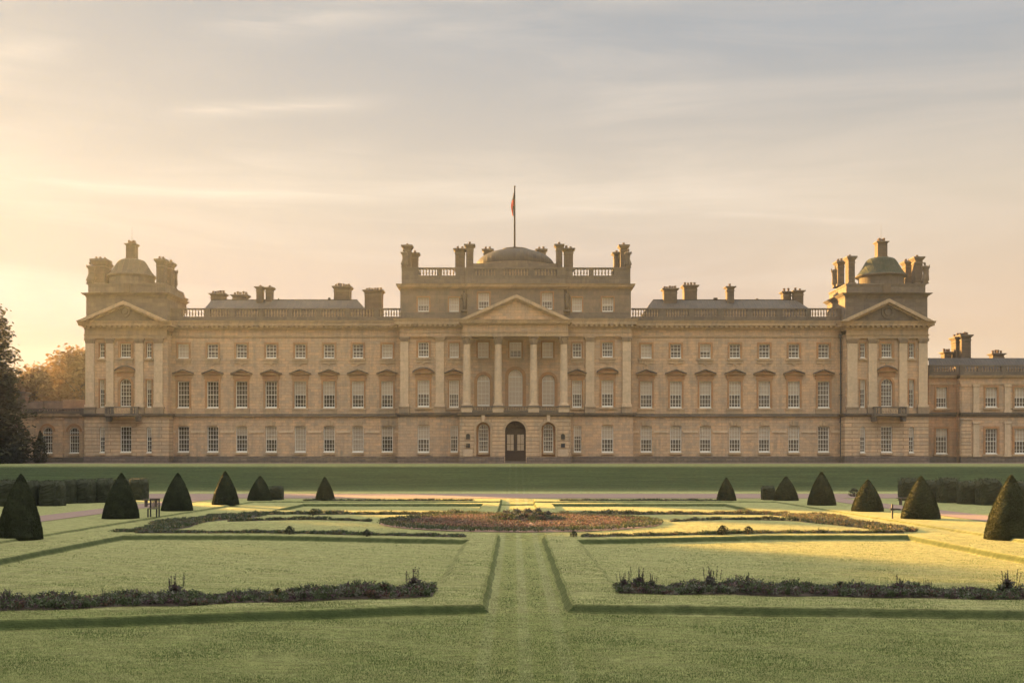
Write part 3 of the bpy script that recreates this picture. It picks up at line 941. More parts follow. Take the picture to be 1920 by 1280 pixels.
def pilaster(base, px0, px1, pyt, pyb, Yf, proj=0.28, mat='pale', cap=True, ped=None):
    b = MB()
    xa, xb, zt, zb = X(px0, Yf), X(px1, Yf), Z(pyt, Yf), Z(pyb, Yf)
    ch = 0.62 if cap else 0.25
    b.box(xa, xb, Yf - proj, Yf + 0.1, zb + 0.30, zt - ch, mat)
    b.box(xa - 0.10, xb + 0.10, Yf - proj - 0.10, Yf + 0.1, zb, zb + 0.30, mat)
    if cap:
        b.frus(xa + 0.02, xb - 0.02, Yf - proj, Yf + 0.1, zt - ch, zt - 0.12, 0.12, 'cap')
        b.box(xa - 0.16, xb + 0.16, Yf - proj - 0.16, Yf + 0.1, zt - 0.12, zt - 0.003, 'cap')
        n = 4
        for r_ in range(2):
            for i in range(n):
                xx = xa + (xb - xa) * (i + 0.5) / n
                zz = zt - ch + 0.02 + r_ * 0.24
                b.frus(xx - 0.07, xx + 0.07, Yf - proj - 0.07 - 0.03 * r_, Yf - proj, zz, zz + 0.20, 0.035, 'cap')
        for xx in (xa - 0.06, xb + 0.06):
            b.lathe(xx, Yf - proj - 0.03, [(0.04, zt - 0.36), (0.12, zt - 0.28), (0.12, zt - 0.18), (0.04, zt - 0.13)], 8, 'cap')
    else:
        b.box(xa - 0.08, xb + 0.08, Yf - proj - 0.08, Yf + 0.1, zt - ch, zt - 0.003, mat)
    if ped:
        zp = Z(ped, Yf)
        b.frus(xa - 0.14, xb + 0.14, Yf - proj - 0.14, Yf + 0.1, zp, zb - 0.003, 0.0, 'cap')
        b.box(xa - 0.22, xb + 0.22, Yf - proj - 0.20, Yf + 0.1, zb - 0.16, zb - 0.004, 'cap')
    return pbuild(b, 'pilaster', None, base=base)


pot_me = {}


def chimney(base, px0, px1, pycap0, pycap1, pybase, Yc, depth=1.3, pots=4, potpx=6.3, mat='stack', name='chimney'):
    """body px0..px1 wide, cap between pycap0 (top) and pycap1, clay pots above"""
    b = MB()
    xa, xb = X(px0, Yc), X(px1, Yc)
    y0, y1 = Yc, Yc + depth
    zc0, zc1, zb = Z(pycap0, Yc), Z(pycap1, Yc), Z(pybase, Yc)
    h = zc0 - zc1
    b.box(xa, xb, y0, y1, zb, zc1, mat)
    b.frus(xa - 0.02, xb + 0.02, y0 - 0.02, y1 + 0.02, zc1, zc1 + h * 0.55, 0.20, 'grey')
    b.box(xa - 0.26, xb + 0.26, y0 - 0.26, y1 + 0.26, zc1 + h * 0.55, zc0 - 0.02, 'grey')
    b.box(xa - 0.06, xb + 0.06, y0 - 0.06, y1 + 0.06, zc1 - 0.34, zc1 - 0.2, 'grey')
    b.box(xa - 0.12, xb + 0.12, y0 - 0.12, y1 + 0.12, zb, zb + 0.3, 'grey')
    c = pbuild(b, name, None, base=base)
    ph = potpx * Yc / FPX
    k = round(ph, 1)
    if k not in pot_me:
        q = MB()
        q.lathe(0, 0, [(0.20, 0), (0.20, 0.06), (0.16, 0.10), (0.145, k * 0.8), (0.19, k * 0.84), (0.19, k * 0.93), (0.15, k)], 10, 'terra')
        pot_me[k] = q.data('chimney_pot')
    for i in range(pots):
        xx = xa + (xb - xa) * ((i + 0.5) / pots)
        yy = (y0 + y1) / 2 + random.uniform(-0.15, 0.15)
        wl = world_loc(c)
        inst('chimney_pot', pot_me[k], c, (xx - wl.x, yy - wl.y, zc0 - 0.02 - wl.z), 0, (1, 1, random.uniform(0.75, 1.15)))
    return c


def pediment(base, pxl, pxr, pyb, pxa, pya, Yf, Yb, th=6.5, mat='trim', tymp='wall', proj=0.7, ring=None, label=None):
    b = MB()
    xl, xr, xa = X(pxl, Yf), X(pxr, Yf), X(pxa, Yf)
    zb, za = Z(pyb, Yf), Z(pya, Yf)
    t = th * Yf / FPX
    b.prism([(xl + 0.5, zb + 0.004), (xr - 0.5, zb + 0.004), (xa, za - t * 0.9)], Yf + 0.02, Yb, tymp)
    for (xe, sg) in ((xl, 1), (xr, -1)):
        q = [(xe, zb + 0.002), (xe + sg * t * 2.1, zb + 0.002), (xa, za - t), (xa, za)]
        if sg < 0: q = q[::-1]
        b.prism(q, Yf - proj, Yf + 0.25, mat)
        # inner bed-mould, stepped back
        q = [(xe + sg * t * 2.1, zb + 0.003), (xe + sg * t * 3.5, zb + 0.003), (xa, za - t * 1.6), (xa, za - t - 0.002)]
        if sg < 0: q = q[::-1]
        b.prism(q, Yf - proj * 0.35, Yf + 0.2, mat)
        # roof slope running back
        q = [(xe + sg * 0.3, zb + 0.002), (xe + sg * t * 2.1, zb + 0.002), (xa, za - t), (xa, za - 0.05)]
        if sg < 0: q = q[::-1]
        b.prism(q, Yf + 0.251, Yb, 'slate')
        n = int(abs(xa - xe) / 0.7)
        for i in range(1, n):
            f = i / n
            xx = xe + (xa - xe) * f
            zz = zb + (za - zb) * f - t * 1.05
            if zz - 0.16 < zb: continue
            b.box(xx - 0.13, xx + 0.13, Yf - proj * 0.72, Yf - proj * 0.36, zz - 0.16, zz + 0.02, mat)
    if ring:
        cx, cz, r = X(ring[0], Yf), Z(ring[1], Yf), ring[2] * Yf / FPX
        n = 24
        for i in range(n):
            a0, a1 = 2 * PI * i / n, 2 * PI * (i + 1) / n
            q = [(cx + r * 0.72 * math.cos(a0), cz + r * 0.72 * math.sin(a0)), (cx + r * math.cos(a0), cz + r * math.sin(a0)),
                 (cx + r * math.cos(a1), cz + r * math.sin(a1)), (cx + r * 0.72 * math.cos(a1), cz + r * 0.72 * math.sin(a1))]
            b.prism(q, Yf - 0.14, Yf + 0.1, 'grey')
        b.prism([(cx + r * 0.5 * math.cos(2 * PI * i / n), cz + r * 0.5 * math.sin(2 * PI * i / n)) for i in range(n)], Yf - 0.10, Yf + 0.1, 'grey')
    return pbuild(b, 'pediment', None, base=base, label=label)


def facade(base, Yf, Yb, px0, px1, pyt, pyb, wins, mat, extra_holes=(), name='wall', label=None):
    holes = []
    for w in wins:
        holes.append((X(w['c'] - w['w'] / 2, Yf), X(w['c'] + w['w'] / 2, Yf), Z(w['b'], Yf), Z(w['t'], Yf)))
    for h in extra_holes:
        holes.append((X(h[0], Yf), X(h[1], Yf), Z(h[3], Yf), Z(h[2], Yf)))
    b = MB()
    wall_mesh(b, Yf, Yb, X(px0, Yf), X(px1, Yf), Z(pyb, Yf), Z(pyt, Yf), holes, mat)
    pbuild(b, name, None, base=base, label=label)
    for w in wins:
        kw = {k: v for k, v in w.items() if k not in ('c', 'w', 'b', 't')}
        s = Yf / FPX
        window(base, X(w['c'], Yf), Z(w['b'], Yf), w['w'] * s, (w['b'] - w['t']) * s, Yf, **kw)


FW, FT, FC, FP = 143.0, 141.2, 141.0, 137.8
GB = 873.0   # foot of the walls, a touch into the ground


def W_up(c, blind=0.0, **k): return dict(c=c, w=20, t=645, b=672, blind=blind, rows=4, cols=3, sur=0.24, apron=True, **k)
def W_main(c, blind=0.0, **k): return dict(c=c, w=22, t=714.5, b=765, blind=blind, hood='tri', sur=0.24, **k)
def W_low(c, blind=0.0, **k): return dict(c=c, w=21, t=799, b=848, blind=blind, sur=0.0, key=True, **k)


lw = [344, 399, 453, 508.5, 563, 617, 671, 726]
rw = [1211.8, 1267.2, 1322.6, 1378, 1433.2, 1488.6, 1544.3]
lu = [1, 0, 0, 0, 0, 0, 0, 1]
lm = [0, 0, 0, 0, 0.5, 0.5, 0.5, 0.5]
ll = [0, 0, 0.35, 0.5, 1.0, 0.5, 1.0, 0.4]
ru = [1, 0, 0.5, 0, 0, 0, 0]
rm_ = [0.5, 0.5, 0.5, 0.5, 0.5, 0.5, 0.0]
rl = [0.5, 0.5, 0.5, 0.5, 0.5, 0.5, 0.0]
wl_ = [W_up(c, v) for c, v in zip(lw, lu)] + [W_main(c, v) for c, v in zip(lw, lm)] + [W_low(c, v) for c, v in zip(lw, ll)]
wr_ = [W_up(c, v) for c, v in zip(rw, ru)] + [W_main(c, v) for c, v in zip(rw, rm_)] + [W_low(c, v) for c, v in zip(rw, rl)]


def wing(x0, x1, wins, cs, roofpx, piers):
    facade(palace, FW, FW + 13, x0, x1, 600, GB, wins, 'wall', label='long three storey wing wall with rows of sash windows')
    cornice(palace, x0, x1, 602, 619, FW, FW + 1.2, ends=False)
    band(palace, 'frieze_band', x0, x1, 629.5, 632, FW, 0.10, 'trim')
    band(palace, 'string_course', x0, x1, 775.5, 780.5, FW, 0.26, 'grey')
    band(palace, 'plinth', x0, x1, 855, GB, FW, 0.16, 'plinth')
    # pale platband broken by the ground floor windows
    b = MB()
    edges = [x0] + [v for c in cs for v in (c - 14, c + 14)] + [x1]
    for i in range(0, len(edges), 2):
        if edges[i + 1] - edges[i] > 4:
            b.box(X(edges[i], FW), X(edges[i + 1], FW), FW - 0.07, FW + 0.1, Z(811, FW), Z(807, FW), 'pale')
    # panels under the main floor windows
    for c in cs:
        b.box(X(c - 15, FW), X(c + 15, FW), FW - 0.12, FW + 0.1, Z(775.4, FW), Z(768.5, FW), 'trim')
    pbuild(b, 'platband', None, base=palace)
    balustrade(palace, x0, x1, 577.7, 580, 595.5, 602, FW - 0.1, piers)
    # hipped roof behind the balustrade
    r = MB()
    ya, yb = FW + 3.0, FW + 12.4
    zt = Z(562.5, ya + 3)
    zb = Z(600, FW) - 0.2
    (a0, a1, b0, b1) = roofpx
    v = [(X(a0, ya), ya, Z(580, ya)), (X(b0, ya), ya, Z(580, ya)), (X(b0, ya), yb, Z(580, ya)), (X(a0, ya), yb, Z(580, ya)),
         (X(a1, ya + 3), ya + 3, zt), (X(b1, ya + 3), ya + 3, zt), (X(b1, ya + 3), yb - 3, zt), (X(a1, ya + 3), yb - 3, zt)]
    r.add(v, [(0, 1, 5, 4), (1, 2, 6, 5), (2, 3, 7, 6), (3, 0, 4, 7), (4, 5, 6, 7)], 'slate')
    r.box(v[0][0], v[1][0], ya, yb, zb, v[0][2] - 0.002, 'grey')
    r.box(X(a1, ya + 3), X(b1, ya + 3), ya + 2.95, ya + 3.1, zt - 0.02, zt + 0.08, 'lead')
    pbuild(r, 'roof', None, base=palace)


wing(316, 752, wl_, lw, (382, 397, 684, 670), [(316, 340), (386, 394), (431, 440), (486, 494), (540, 548), (594, 602), (648, 656), (702, 710)])
wing(1184, 1584, wr_, rw, (1213, 1224, 1520, 1492), [(1236, 1248), (1291, 1301), (1346, 1356), (1401, 1411), (1456, 1466), (1511, 1521), (1570, 1584)])
for a in [(395, 420, 549.5, 554, 575, 150, 1.4, 5), (436, 462, 552, 556.5, 575, 151, 1.4, 5), (480.5, 491.5, 537, 541.5, 575, 148, 1.2, 1),
          (498, 509.5, 538, 542.5, 575, 148.5, 1.2, 1), (626, 655.5, 536, 541.5, 575, 150, 1.8, 6), (683.5, 715.5, 543, 548, 600, 147, 1.8, 6)]:
    chimney(palace, *a)
for a in [(1245, 1269.5, 540, 545, 590, 148, 1.4, 5), (1283, 1307, 534, 539.5, 575, 150, 1.6, 4), (1363.5, 1376.5, 536.5, 540.5, 575, 148, 1.2, 1),
          (1468.5, 1483.5, 546, 550, 580, 150, 1.2, 2), (1489.5, 1506.5, 544, 548.5, 580, 149, 1.3, 2)]:
    chimney(palace, *a)
# odd small things on the ridge
b = MB()
for (px, w, t) in ((617, 4, 558), (522, 2, 559), (1342, 7, 558), (1420, 4, 559.5)):
    b.box(X(px - w / 2, 149), X(px + w / 2, 149), 149, 149.5, Z(566, 149), Z(t, 149), 'lead')
pbuild(b, 'roof_vent', None, base=palace)

# ---- towers
def tower(px0, px1, cen, slits, pil, apex, tips, dome, lant, stacks, domemat, ringed, atx, midw, pipe):
    s_ = FT / FPX
    wins = []
    wins.append(dict(c=cen, w=19.5, t=644, b=671, rows=4, cols=4, sur=0.3, apron=True))
    wins.append(dict(c=cen, w=21, t=710, b=763, arch=True, hood='seg', sur=0.28, sill=False, blind=0.0))
    wins.append(dict(c=cen, w=21, t=799, b=848.5, sur=0.0, rows=6, cols=4))
    for sx in slits:
        wins.append(dict(c=sx, w=9.5, t=643, b=671.5, rows=4, cols=2, sur=0.14, apron=False))
        wins.append(dict(c=sx, w=9.5, t=712, b=764, rows=6, cols=2, sur=0.14, sill=False, blind=0.35))
        wins.append(dict(c=sx, w=9.5, t=799, b=849, arch=True, rows=6, cols=2, sur=0.0, sm='wall', blind=0.4))
    up = [w for w in wins if w['b'] < 790]
    lo = [w for w in wins if w['b'] > 790]
    facade(palace, FT, FT + 8, px0, px1, 610, 776.5, up, 'wall', label='upper tower wall with pilasters')
    facade(palace, FT - 0.15, FT + 8, px0 - 2, px1 + 2, 781, GB, lo, 'rust', label='banded stone tower ground floor')
    band(palace, 'plinth', px0 - 3, px1 + 3, 855, GB, FT - 0.15, 0.18, 'plinth', back=7)
    # string course with pedestals
    b = MB()
    course(b, X(px0 - 2, FT), X(px1 + 2, FT), FT - 0.15, FT + 7.9, [(Z(781, FT), Z(778, FT), 0.10, 0.2), (Z(778, FT), Z(775, FT), 0.35, 0.40)], 'grey')
    pbuild(b, 'string_course', None, base=palace)
    for (p0, p1) in pil:
        pilaster(palace, p0, p1, 634.5, 763, FT, ped=774.9)
    # entablature, main cornice, pediment
    b = MB()
    course(b, X(px0, FT), X(px1, FT), FT - 0.30, FT + 8, [(Z(634.4, FT), Z(629.5, FT), 0.0, 0.02), (Z(629.5, FT), Z(627.5, FT), 0.08, 0.12), (Z(627.5, FT), Z(618, FT), 0.0, 0.0)], 'trim')
    pbuild(b, 'frieze', None, base=palace)
    cornice(palace, px0, px1, 603, 618, FT - 0.30, FT + 8, proj=0.85)
    pediment(palace, tips[0], tips[1], 603, apex[0], apex[1], FT - 0.9, FT + 0.6, ring=ringed, tymp='grey')
    # attic storey with its own cornice and blocking course
    b = MB()
    xa, xb = X(atx[0], FT), X(atx[1], FT)
    b.box(xa, xb, FT, FT + 8, Z(603, FT) + 0.004, Z(554, FT), 'grey')
    course(b, xa, xb, FT, FT + 8, [(Z(556.5, FT), Z(554, FT), 0.08, 0.1), (Z(554, FT), Z(549.8, FT), 0.20, 0.55)], 'grey')
    b.box(xa + 0.2, xb - 0.2, FT + 0.15, FT + 7.8, Z(549.8, FT) + 0.003, Z(532, FT), 'grey')
    b.box(xa + 0.12, xb - 0.12, FT + 0.07, FT + 7.9, Z(534, FT), Z(532, FT) + 0.04, 'grey')
    b.box(X(midw[0], FT), X(midw[1], FT), FT - 0.1, FT + 0.3, Z(549.5, FT), Z(531, FT), 'sculpt')
    pbuild(b, 'attic_storey', None, base=palace)
    # dome
    Yd = FT + 3.6
    cx = X(dome[0], Yd)
    r0 = dome[1] * Yd / FPX
    rd = dome[2] * Yd / FPX
    z0 = Z(518, Yd)
    d = MB()
    d.lathe(cx, Yd, [(rd, Z(545, Yd)), (rd, z0 - 0.3), (rd + 0.08, z0 - 0.28), (r0 + 0.05, z0 - 0.12), (r0 + 0.05, z0)], 40, 'grey')
    rl_ = lant[1] * Yd / FPX
    ztop = Z(lant[2], Yd)
    prof = []
    for i in range(15):
        t = i / 14
        rr = r0 * (1 - t) ** 0.62 * (1 - 0.15 * math.sin(PI * t)) + rl_ * t
        rr = r0 + (rl_ - r0) * t if False else rr
        prof.append((max(rl_, min(r0, rr)), z0 + 0.003 + (ztop - z0) * (0.12 * t + 0.88 * math.sin(t * PI / 2) ** 1.15)))
    d.lathe(cx, Yd, prof, 40, domemat, cap=False)
    dm = pbuild(d, 'dome', None, base=palace, smooth=False, label='green mossy ribbed tower dome' if domemat == 'copper' else 'tan grey ribbed tower dome')
    l = MB()
    hw = rl_ * 0.86
    l.box(cx - hw, cx + hw, Yd - hw, Yd + hw, ztop - 0.25, Z(lant[3] + 4, Yd), 'stack')
    l.box(cx - hw - 0.1, cx + hw + 0.1, Yd - hw - 0.1, Yd + hw + 0.1, ztop - 0.2, ztop + 0.12, 'grey')
    l.frus(cx - hw, cx + hw, Yd - hw, Yd + hw, Z(lant[3] + 4, Yd), Z(lant[3] + 1.5, Yd), 0.16, 'grey')
    l.box(cx - hw - 0.2, cx + hw + 0.2, Yd - hw - 0.2, Yd + hw + 0.2, Z(lant[3] + 1.5, Yd), Z(lant[3], Yd), 'grey')
    for (ox, oy) in ((-0.3, -0.25), (0.3, -0.25), (0, 0.3), (-0.25, 0.28), (0.28, 0.2)):
        l.lathe(cx + ox, Yd + oy, [(0.17, Z(lant[3], Yd)), (0.13, Z(lant[3] - 3, Yd)), (0.17, Z(lant[3] - 5.5, Yd)), (0.12, Z(lant[3] - 7, Yd))], 8, 'terra')
    l.lathe(cx, Yd, [(0.025, Z(lant[3], Yd)), (0.012, Z(lant[3] - 32, Yd))], 5, 'iron')
    pbuild(l, 'lantern', dm)
    for a in stacks:
        chimney(palace, *a)
    # balcony on brackets
    b = MB()
    bx0, bx1 = X(cen - 31, FT), X(cen + 31, FT)
    zt = Z(763, FT)
    zf = Z(776, FT)
    yb0 = FT - 1.5
    b.box(bx0, bx1, yb0, FT - 0.56, zf - 0.28, zf, 'grey')
    b.box(bx0 + 0.02, bx1 - 0.02, yb0 + 0.02, yb0 + 0.22, zt - 0.14, zt, 'grey')
    for (xx) in (bx0 + 0.14, bx1 - 0.14, bx0 + 0.9, bx1 - 0.9):
        b.box(xx - 0.12, xx + 0.12, yb0 + 0.04, yb0 + 0.20, zf + 0.003, zt - 0.143, 'grey')
    balusters(b, bx0 + 1.05, bx1 - 1.05, yb0 + 0.12, zf + 0.002, zt - 0.14, 'trim', 0.3)
    balusters(b, bx0 + 0.28, bx0 + 0.76, yb0 + 0.12, zf + 0.002, zt - 0.14, 'grey', 0.26)
    balusters(b, bx1 - 0.76, bx1 - 0.28, yb0 + 0.12, zf + 0.002, zt - 0.14, 'grey', 0.26)
    for xx in (bx0 + 0.25, bx1 - 0.25):
        b.box(xx - 0.1, xx + 0.1, yb0 + 0.2, FT - 0.4, zt - 0.14, zt - 0.01, 'grey')
        b.prism([(xx - 0.28, zf - 0.283), (xx - 0.20, zf - 0.95), (xx + 0.20, zf - 0.95), (xx + 0.28, zf - 0.283)], FT - 1.2, FT - 0.16, 'grey')
    pbuild(b, 'balcony', None, base=palace)
    b = MB()
    xp = X(pipe, FW)
    b.tube([(xp, FW - 0.22, Z(868, FW)), (xp, FW - 0.22, Z(632, FW))], 0.09, 8, 'pipe')
    b.box(xp - 0.2, xp + 0.2, FW - 0.4, FW, Z(634, FW), Z(627, FW), 'pipe')
    for t in (660, 700, 740, 790, 830):
        b.box(xp - 0.14, xp + 0.14, FW - 0.33, FW, Z(t + 1.2, FW), Z(t, FW), 'pipe')
    pbuild(b, 'drainpipe', None, base=palace)


tower(160, 314, 235.7, (191.5, 279.5), [(161.5, 178), (200, 214), (255, 269.5), (290, 306)], (234.5, 565), (146, 319),
      (247.5, 43.5, 41, 0), (0, 10, 487, 458),
      [(173, 197, 485, 495, 534, 143.0, 1.6, 3), (187, 202, 493, 500, 534, 146.5, 1.4, 2), (293, 307, 485, 494, 534, 143.0, 1.4, 2), (306, 321, 491, 499, 540, 146.0, 1.4, 2)],
      'tan_dome', (234.5, 584, 10), (161.5, 312), (232, 243), 319.5)
tower(1586, 1739, 1662.5, (1617.5, 1709), [(1588, 1606.5), (1627.5, 1643), (1685, 1700), (1721.5, 1738)], (1664, 561), (1574, 1748),
      (1652, 46.5, 41, 0), (0, 10.5, 484, 454),
      [(1571, 1583, 489, 496, 536, 147.0, 1.3, 2), (1591, 1603, 480, 488, 534, 143.0, 1.4, 1), (1698, 1711, 489, 496, 534, 145.5, 1.3, 2), (1716.5, 1730, 481, 488, 534, 143.0, 1.4, 1)],
      'copper', (1664, 585, 12), (1584.5, 1739), (1656, 1670), 1575.5)
# stacks that stand on the roofs behind the towers
chimney(palace, 334, 345, 558, 562, 585, 152.0, 1.2, 2)
chimney(palace, 1556, 1566, 566, 570, 590, 152.0, 1.2, 2)

# ---- central block
cu = [dict(c=794, w=20, t=641.5, b=670, rows=4, cols=4, sur=0.24, apron=True), dict(c=1139, w=20, t=641.5, b=670, rows=4, cols=4, sur=0.24, apron=True),
      dict(c=851.5, w=17, t=643, b=671, rows=4, cols=3, sur=0.20, apron=True, blind=1.0), dict(c=1082, w=17, t=643, b=671, rows=4, cols=3, sur=0.20, apron=True),
      dict(c=906, w=20, t=641.5, b=671, rows=4, cols=3, sur=0.20, blind=1.0), dict(c=966.5, w=22, t=641.5, b=671, rows=4, cols=3, sur=0.20, blind=0.5), dict(c=1027, w=20, t=641.5, b=671, rows=4, cols=3, sur=0.20, blind=1.0)]
cmn = [dict(c=794, w=22, t=712.7, b=763, hood='seg', sur=0.26, blind=0.5), dict(c=1139, w=22, t=712.7, b=763, hood='seg', sur=0.26, blind=0.5),
       dict(c=851, w=18, t=713, b=764, hood='tri', sur=0.16, blind=0.5), dict(c=1082, w=18, t=713, b=764, hood='tri', sur=0.16, blind=0.5)]
carch = [dict(c=906.5, w=23, t=702.7, b=761, arch=True, sur=0.4, sill=False, blind=1.0, cols=3), dict(c=966.5, w=26, t=693, b=761, arch=True, sur=0.45, sill=False, blind=1.0),
         dict(c=1028, w=23, t=702.7, b=761, arch=True, sur=0.4, sill=False, blind=1.0, cols=3)]
clo = [dict(c=794, w=22, t=797.5, b=848.5, sur=0.0, key=True, blind=0.5), dict(c=1139, w=22, t=797.5, b=848.5, sur=0.0, key=True, blind=0.5),
       dict(c=851.5, w=14, t=798, b=848, sur=0.0, key=False, blind=0.4, cols=3), dict(c=1083, w=14, t=798, b=848, sur=0.0, key=False, blind=0.4, cols=3)]
facade(palace, FC, FC + 15, 750.5, 1183.5, 601, 776, cu + cmn + carch, 'wall', label='tall central block wall behind the columns')
facade(palace, FC - 0.12, FC + 15, 746.5, 1187, 781, GB, clo, 'wall', label='central block ground floor wall')
band(palace, 'plinth', 745.5, 1188, 855, GB, FC - 0.12, 0.18, 'plinth', back=8)
b = MB()
course(b, X(747, FC), X(1187, FC), FC - 0.12, FC + 8, [(Z(781, FC), Z(777.5, FC), 0.1, 0.18), (Z(777.5, FC), Z(774, FC), 0.32, 0.38)], 'grey')
pbuild(b, 'string_course', None, base=palace)
for (p0, p1) in ((751, 766), (817, 833), (1098, 1114), (1167, 1182.5)):
    pilaster(palace, p0, p1, 631.5, 762, FC, ped=773.9)
band(palace, 'frieze', 750, 1184, 621.5, 624, FC, 0.36, 'trim')
band(palace, 'frieze', 750.2, 1183.8, 617.5, 631.4, FC, 0.30, 'wall')
cornice(palace, 750, 1184, 598, 617.4, FC - 0.2, FC + 8, proj=0.8)
# attic storey
FA = FC + 0.5
ca = [dict(c=794, w=21, t=557.5, b=584.5, rows=4, cols=4, sur=0.16, sill=False, blind=0.6), dict(c=1139.5, w=21.5, t=557.5, b=584.5, rows=4, cols=4, sur=0.16, sill=False, blind=0.6),
      dict(c=851.3, w=18, t=558, b=584.5, rows=4, cols=4, sur=0.16, sill=False, blind=1.0), dict(c=1082, w=18, t=558, b=584.5, rows=4, cols=4, sur=0.16, sill=False, blind=1.0)]
cam_ = [dict(c=907, w=20, t=549, b=580, rows=4, cols=4, sur=0.2, sill=False, blind=0.5), dict(c=1026, w=19, t=549, b=580, rows=4, cols=4, sur=0.2, sill=False, blind=0.5)]
facade(palace, FA, FA + 13, 750.5, 1183, 540, 600, ca, 'attic', label='attic storey wall above the main cornice', extra_holes=())
facade(palace, FA - 0.45, FA - 0.004, 876, 1058, 540, 597.6, cam_, 'attic', label='projecting middle of the attic storey')
cornice(palace, 750.5, 1183, 533, 541, FA, FA + 13, dent=False, proj=0.55)
cornice(palace, 873, 1061, 532.6, 541.3, FA - 0.45, FA - 0.1, dent=False, proj=0.55)
band(palace, 'attic_base', 751, 1182.5, 586, 597.9, FA, 0.12, 'grey')
balustrade(palace, 753, 872.5, 501.5, 504.5, 518.5, 532.8, FA, [(753, 784.5), (819.5, 828.5), (854, 872.5)], gap=0.36)
balustrade(palace, 1061, 1182, 501.5, 504.5, 518.5, 532.8, FA, [(1061, 1074), (1104.5, 1113), (1151, 1182)], gap=0.36)
balustrade(palace, 873, 1060.5, 501, 504.5, 518.5, 532.4, FA - 0.45, [(873, 889), (931, 942), (992, 1001), (1044, 1060.5)], gap=0.36)
b = MB()
b.box(X(755, FA), X(1180, FA), FA + 1.0, FA + 13, Z(541, FA), Z(530, FA), 'lead')
b.box(X(755, FA), X(785, FA), FA + 0.43, FA + 3, Z(533, FA), Z(505, FA), 'grey')
b.box(X(1150, FA), X(1180, FA), FA + 0.43, FA + 3, Z(533, FA), Z(505, FA), 'grey')
b.box(X(854.5, FA), X(890, FA), FA + 0.9, FA + 3.5, Z(533, FA), Z(506, FA), 'grey')
b.box(X(1044, FA), X(1074, FA), FA + 0.9, FA + 3.5, Z(533, FA), Z(506, FA), 'grey')
# wall drum in front of the central dome
Yd = FA + 7.0
b.box(X(889, Yd), X(1043, Yd), Yd - 5.3, Yd + 5, Z(530, Yd), Z(507, Yd), 'grey')
pbuild(b, 'flat_roof', None, base=palace)
d = MB()
rc = 74.5 * Yd / FPX
cxd = X(966, Yd)
prof = [(rc + 0.1, Z(507, Yd)), (rc + 0.1, Z(502, Yd))]
d.lathe(cxd, Yd, prof, 48, 'grey')
prof = []
for i in range(13):
    a = PI / 2 * (i / 12) * 0.80
    prof.append((rc * math.cos(a), Z(502, Yd) + (Z(469.5, Yd) - Z(502, Yd)) * math.sin(a) / math.sin(PI / 2 * 0.80)))
d.lathe(cxd, Yd, prof, 48, 'lead', cap=True)
rt = prof[-1][0]
d.lathe(cxd, Yd, [(rt + 0.08, prof[-1][1] - 0.05), (rt + 0.08, prof[-1][1] + 0.14)], 32, 'lead')
pbuild(d, 'dome', None, base=palace, label='low grey ribbed lead dome behind the middle parapet')
for a in [(756, 770, 459, 466, 505, 143.2, 1.3, 1), (771, 783, 473.5, 479, 505, 144.6, 1.3, 1), (853.5, 871, 465.5, 470.5, 507, 143.6, 1.3, 2), (874, 887, 457.5, 463, 507, 143.2, 1.3, 1),
          (907, 922, 466.5, 471.5, 500, 151.5, 1.2, 2), (1007.5, 1023, 466.5, 471.5, 500, 151.5, 1.2, 2), (1043, 1054.5, 457.5, 463, 507, 143.2, 1.3, 1),
          (1058, 1074.5, 465, 470, 507, 143.6, 1.3, 2), (1163.5, 1177, 458.5, 465, 505, 143.2, 1.3, 1), (1151.5, 1162, 472.5, 478, 505, 144.6, 1.3, 1)]:
    chimney(palace, *a)


def herm(base, px, pyt, pyb, Yf):
    """standing carved figure against the attic corner"""
    b = MB()
    x, z0, z1 = X(px, Yf), Z(pyb, Yf), Z(pyt, Yf)
    h = z1 - z0
    b.box(x - 0.42, x + 0.42, Yf - 0.5, Yf, z0, z0 + 0.10 * h, 'sculpt')
    prof = [(0.24, 0.10), (0.26, 0.30), (0.24, 0.45), (0.30, 0.58), (0.33, 0.70), (0.27, 0.78), (0.10, 0.81), (0.14, 0.84), (0.16, 0.89), (0.13, 0.94), (0.05, 0.96)]
    b.lathe(x, Yf - 0.26, [(r, z0 + t * h) for r, t in prof], 10, 'sculpt')
    b.tube([(x - 0.3, Yf - 0.26, z0 + 0.74 * h), (x - 0.42, Yf - 0.34, z0 + 0.58 * h), (x - 0.18, Yf - 0.52, z0 + 0.5 * h)], [0.11, 0.09, 0.07], 6, 'sculpt')
    b.tube([(x + 0.3, Yf - 0.26, z0 + 0.74 * h), (x + 0.42, Yf - 0.30, z0 + 0.60 * h), (x + 0.3, Yf - 0.48, z0 + 0.44 * h)], [0.11, 0.09, 0.07], 6, 'sculpt')
    pbuild(b, 'carved_figure', None, base=base, smooth=True)


herm(palace, 871.0, 541.5, 586, FA - 0.02)
herm(palace, 1062.5, 541.5, 586, FA - 0.02)

# ---- portico
POx0, POx1 = 862, 1070
aw = []
doorpx = (947, 986, 788.5, 864)
facade(palace, FP + 0.35, FC - 0.2, POx0, POx1, 781, GB, aw, 'rust', extra_holes=[(doorpx[0], doorpx[1], doorpx[2], doorpx[3]), (893, 919, 791.5, 856), (1015.5, 1041.5, 791.5, 856)],
       label='banded stone ground floor of the columned entrance')
Yg = FP + 0.35
b = MB()
